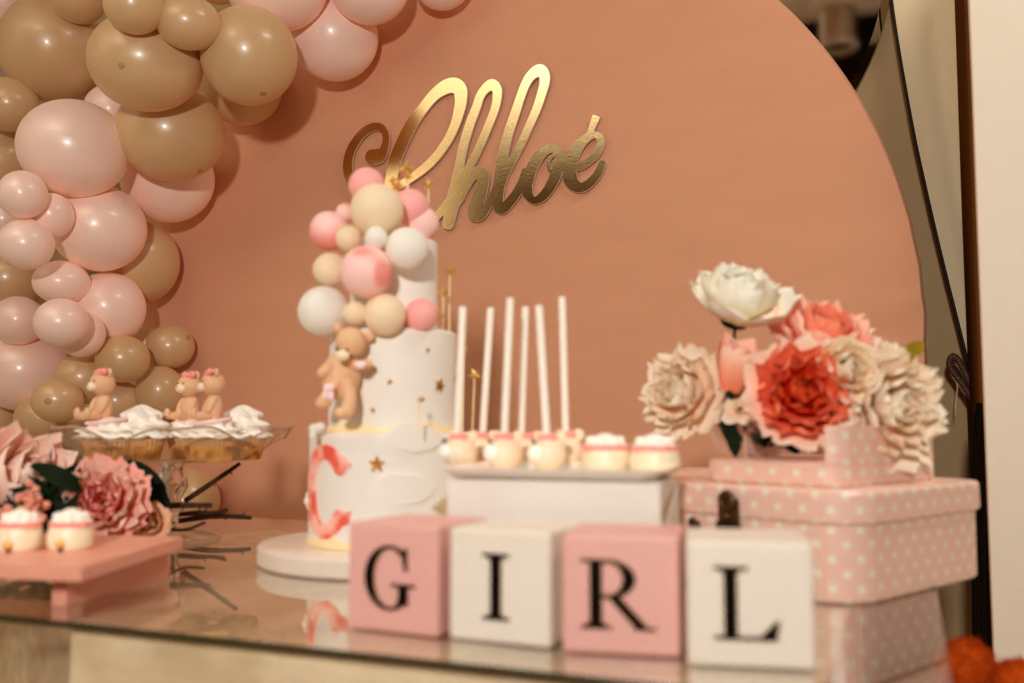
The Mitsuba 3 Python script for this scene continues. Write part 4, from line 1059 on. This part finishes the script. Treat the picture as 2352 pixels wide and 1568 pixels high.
# ------------------------------------------------------------------ balloons (listed from the back of the garland to the front)
BAL = [
    (0, 370, 90, 88, 'b', 'large beige balloon cut by the left edge below the small beige one'), (255, 255, 60, 60, 'p', 'pink balloon showing in the gap between the big beige balloons'), (20, 642, 78, 76, 'b', 'large beige balloon behind the small pink ones at the left edge'),
    (-15, 20, 72, 70, 'p', 'pink balloon in the top left corner'), (555, 196, 92, 90, 'b', 'large beige balloon half hidden behind the rightmost of the three in a row'), (385, 410, 104, 101, 'p', 'large pink balloon right of the garland under a beige balloon'), (323, 602, 86, 94, 'b', 'large beige balloon in shade at the right of the pink balloons'),
    (425, 1152, 78, 78, 'b', 'large beige balloon seen behind the knop of the glass stand'), (262, 1090, 62, 62, 'b', 'beige balloon seen under the glass plate'), (768, 85, 100, 99, 'p', 'large pink balloon lowest at the right end of the garland'), (1015, -52, 71, 73, 'p', 'pink balloon at the top, farthest right'), (312, 905, 48, 48, 'p', 'pink balloon glimpsed between small beige balloons'),
    (205, 975, 52, 48, 'b', 'beige balloon behind the cream of the left cupcakes'), (270, 922, 54, 50, 'b', 'beige balloon behind the single bear'), (-8, 968, 64, 56, 'b', 'beige balloon at the left edge above the protea'), (10, 505, 52, 52, 'p', 'pink balloon at the left edge between two small pink ones'), (55, 852, 100, 92, 'p', 'large pink balloon at the lower left'),
    (500, -44, 56, 52, 'b', 'small beige balloon just showing at the top beside the large pink one'), (848, -36, 92, 90, 'p', 'pink balloon at the top, second from the right'), (635, -42, 118, 111, 'p', 'large pink balloon at the top beside the beige cluster'), (228, 524, 104, 99, 'p', 'large pink balloon in the middle of the left side'), (247, 708, 84, 83, 'p', 'large pink balloon behind the small pink cluster'),
    (120, 112, 117, 120, 'b', 'large beige balloon in the upper left, leftmost of three in a row'), (572, 128, 109, 112, 'b', 'large beige balloon, rightmost of three in a row'), (392, 305, 121, 110, 'b', 'large beige balloon under the middle of the row of three'), (335, 142, 127, 112, 'b', 'large beige balloon, middle of three in a row'), (170, 341, 122, 111, 'p', 'large pink balloon under the row of beige balloons'),
    (340, 792, 40, 40, 'b', 'small beige balloon behind the pair of small beige ones'), (100, 959, 63, 52, 'b', 'small beige balloon under another one above the protea'), (190, 868, 62, 55, 'b', 'small beige balloon behind the single bear at left'), (368, 898, 55, 58, 'b', 'small beige balloon left of the pair of bears'), (282, 824, 60, 54, 'b', 'small beige balloon above the single bear'),
    (185, 766, 54, 54, 'p', 'small pink balloon tucked behind the frontmost pink one'), (118, 495, 49, 52, 'p', 'small pink balloon, right one of the upper trio'), (42, 736, 58, 56, 'p', 'small pink balloon at the left edge of the lower trio'), (141, 648, 62, 50, 'p', 'small pink balloon on top of the lower trio'), (180, -10, 64, 63, 'b', 'small beige balloon at the top edge, leftmost of the small top ones'),
    (433, 52, 72, 62, 'b', 'small oval beige balloon at the top, right of the small top ones'), (309, 13, 68, 64, 'b', 'small beige balloon at the top edge between two others'), (22, 240, 64, 62, 'b', 'small beige balloon at the left edge beside the large pink one'), (391, 796, 54, 50, 'b', 'small round beige balloon farthest right beside the bare backdrop'), (132, 919, 56, 51, 'b', 'small beige balloon with a darker tip in front, left of the bear'),
    (52, 447, 54, 55, 'p', 'small pink balloon, upper one at the left edge'), (60, 561, 61, 59, 'p', 'small pink balloon, lower one of the upper trio'), (141, 741, 60, 56, 'p', 'frontmost small pink balloon of the lower trio'),
]
def balloon_mesh():
    t = np.linspace(0, np.pi, 40)
    z = -np.cos(t); r = np.sin(t)
    k_ = np.clip((z - 0.35) / 0.65, 0, 1)
    r = r * (1 - 0.10 * k_); z = z * (1 + 0.06 * k_ ** 2)
    pr = np.c_[r, z].tolist()
    pr = pr[:-2] + [(0.05, z[-1]), (0.045, z[-1] + 0.02), (0.075, z[-1] + 0.05), (0.0, z[-1] + 0.055)]
    return lathe(pr, 72)
BMESH = mikit.ply(balloon_mesh(), 'm_pink_balloon', smooth=40)
placed = []
TIPS = {35: None}
for n_, (px, py, rx, ry, col, lab) in enumerate(BAL):
    r = ray(px, py)
    t = (BD - 0.02) / (r @ E2)
    for (q, Rq), (qx, qy, qa, qb, *_) in zip(placed, BAL):
        if math.hypot(px - qx, py - qy) < 0.92 * ((rx + ry) / 2 + (qa + qb) / 2):
            t = min(t, q[1] / r[1] - 0.25 * Rq)
    best = None
    while True:
        P = CAM + r * t
        s = mpp(P); R = (rx + ry) / 2 * s
        ok = (P @ E2) + R < BD - 0.004
        for q, Rq in placed:
            if np.linalg.norm(P - q) < 0.88 * (R + Rq): ok = False; break
        if ok or t < 1.75: break
        t -= 0.006
    placed.append((P, R))
    k = thing('balloon', lab, 'balloon', 'balloons of the garland')
    away = P - CAM; away /= np.linalg.norm(away)
    rgb_ = np.random.default_rng(n_)
    ax = away + rgb_.normal(size=3) * 0.10
    x = np.cross(UP, away) * -1; x /= np.linalg.norm(x); y = np.cross(away, x)
    B0 = np.eye(4); B0[:3, 0] = x; B0[:3, 1] = y if y[2] > 0 else -y; B0[:3, 2] = away
    if np.linalg.det(B0[:3, :3]) < 0: B0[:3, 0] *= -1
    part(k, 'body', BMESH, trans(P) @ B0 @ scl(rx * s, ry * s, R * 0.9), 'm_pink_balloon' if col == 'p' else 'm_beige_balloon')
    tip = {25: (-0.40, -0.13), 23: (0.30, -0.72), 38: (-0.55, 0.35), 39: (0.9, -0.02), 40: (0.72, 0.45), 24: (0.55, -0.72), 41: (-0.35, -0.05)}.get(n_)
    if tip:
        u, v = tip; w = math.sqrt(max(0, 1 - u * u - v * v))
        nrm_ = B0[:3, 0] * u * (1 if B0[0, 0] > 0 else -1) * rx * s + B0[:3, 1] * v * ry * s - away * w * R * 0.9
        part(k, 'tip', BALL_LOW, axis_frame(P + nrm_ * 0.995, nrm_) @ scl(0.009, 0.008, 0.0016), 'm_balloon_tip', label='darker nub of the balloon')

# ------------------------------------------------------------------ curtain, tieback and cords at the right
CB = WB - 0.10
k = thing('curtain', 'beige curtain with a black edge drawn aside at the right', 'curtain')
ez = [(2036, -200), (2048, 0), (2090, 260), (2130, 450), (2170, 620), (2215, 800), (2246, 930)]
le = np.array([on_b(a, b, CB) for a, b in ez]); le = spline(le, 10)
def curt(u, v):
    i = v * (len(le) - 1); j = np.clip(i.astype(int), 0, len(le) - 2); f_ = (i - j)[..., None]
    base = le[j] * (1 - f_) + le[j + 1] * f_
    right = base.copy(); ra = a0 + 0.22
    aa = base @ E1
    P = base + E1 * ((ra - aa) * u)[..., None]
    fold = 0.012 * np.sin(u * 18 + v * 1.5) * np.clip(u * 4, 0, 1)
    return P - E2 * fold[..., None]
part(k, 'panel', ply(sheet(curt, 60, 61), 'm_curtain', True))
part(k, 'edge_trim', ply(tube(le - E2 * 0.004, 0.0032, 8), 'm_black', True), label='black cord edging')
low = [on_b(a, b, 2.098) for a, b in ((2240, 925), (2232, 1000), (2229, 1100), (2230, 1300), (2233, 1560))]
low = spline(np.array(low), 8)
def lowf(u, v):
    i = v * (len(low) - 1); j = np.clip(i.astype(int), 0, len(low) - 2); f_ = (i - j)[..., None]
    base = low[j] * (1 - f_) + low[j + 1] * f_
    return base + E1 * (u * 0.05)[..., None] - E2 * (0.004 * np.sin(u * 26 + 1))[..., None]
part(k, 'tail', ply(sheet(lowf, 40, 20), 'm_curtain_dark', True), label='dark gathered lower part of the curtain')
k = thing('tieback_rope', 'twisted brown rope tieback looped on a wall hook', 'rope')
RB = CB - 0.03
loop = spline(np.array([on_b(a, b, RB) for a, b in ((2262, 938), (2240, 902), (2220, 862), (2204, 832), (2191, 818), (2182, 826), (2182, 842), (2194, 860), (2212, 884), (2232, 914), (2262, 960))]), 14)
tt = np.gradient(loop, axis=0); tt /= np.linalg.norm(tt, axis=1, keepdims=True)
s1 = np.cross(tt, E2); s1 /= np.linalg.norm(s1, axis=1, keepdims=True)
arc = np.r_[0, np.cumsum(np.linalg.norm(np.diff(loop, axis=0), axis=1))]
for j in range(3):
    ph_ = arc / 0.020 * 2 * np.pi + j * 2 * np.pi / 3
    pth = loop + 0.0042 * (np.cos(ph_)[:, None] * s1 + np.sin(ph_)[:, None] * E2)
    part(k, 'strand', ply(tube(pth, 0.0036, 7), 'm_rope', True))
hk = on_b(2192, 832, RB + 0.01)
part(k, 'hook', ply(tube([hk - E2 * 0.02, hk + E2 * 0.13], 0.004, 10), 'm_steel', True), label='small metal hook')
for dx in (0, 4):
    part(k, 'loose_thread', ply(tube([on_b(2194 + dx, 856, RB), on_b(2198 + dx * 0.6, 890, RB), on_b(2194 + dx * 0.4, 930, RB), on_b(2194, 956, RB)], 0.0007, 5), 'm_gold_lustre', True))

# ------------------------------------------------------------------ orange plush toy at the lower right corner
k = thing('plush_toy', 'fluffy orange plush toy at the bottom right corner', 'plush toy')
def furry(c, r, seed, n=2600, sq=(1, 1, 1)):
    rg = np.random.default_rng(seed)
    core = trimesh.creation.icosphere(3, r * 0.94); core.apply_scale(sq)
    d = rg.normal(size=(n, 3)); d /= np.linalg.norm(d, axis=1, keepdims=True)
    side = np.cross(d, rg.normal(size=(n, 3))); side /= np.linalg.norm(side, axis=1, keepdims=True)
    tipd = d + 0.45 * rg.normal(size=(n, 3))
    L_ = r * rg.uniform(0.08, 0.2, (n, 1))
    b0 = d * r * 0.92 * np.array(sq)
    v = np.stack([b0 - side * r * 0.022, b0 + side * r * 0.022, b0 + tipd * L_], 1).reshape(-1, 3)
    f = np.arange(3 * n).reshape(-1, 3)
    m = trimesh.util.concatenate([core, trimesh.Trimesh(v, f, process=False)])
    m.apply_translation(c)
    return m
c1 = at(2218, 1536, 1.25); c2 = at(2345, 1582, 1.22); c3 = at(2288, 1640, 1.25)
part(k, 'ear', ply(furry(c1, 0.037, 1, sq=(1, 0.8, 1.05)), 'm_plush', False))
part(k, 'ear', ply(furry(c2, 0.036, 2), 'm_plush', False))
part(k, 'head', ply(furry(c3, 0.060, 3), 'm_plush', False))
cb_ = c3 + np.array([0, 0.01, -0.13])
part(k, 'body', ply(furry(cb_, 0.085, 5, sq=(1, 0.9, 1.1)), 'm_plush', False))
k = thing('stool', 'small dark stool under the orange plush toy', 'stool')
sz = cb_[2] - 0.094
part(k, 'seat', ply(lathe([(0, sz - 0.03), (0.11, sz - 0.03), (0.115, sz - 0.02), (0.115, sz - 0.004), (0.108, sz), (0, sz)], 40), 'm_twig', 30), trans([cb_[0], cb_[1], 0]))
for i in range(3):
    a_ = i * 2.094
    part(k, 'leg', ply(tube([[cb_[0] + 0.07 * math.cos(a_), cb_[1] + 0.07 * math.sin(a_), sz - 0.028], [cb_[0] + 0.10 * math.cos(a_), cb_[1] + 0.10 * math.sin(a_), 0.001]], 0.011, 12), 'm_twig', 30))
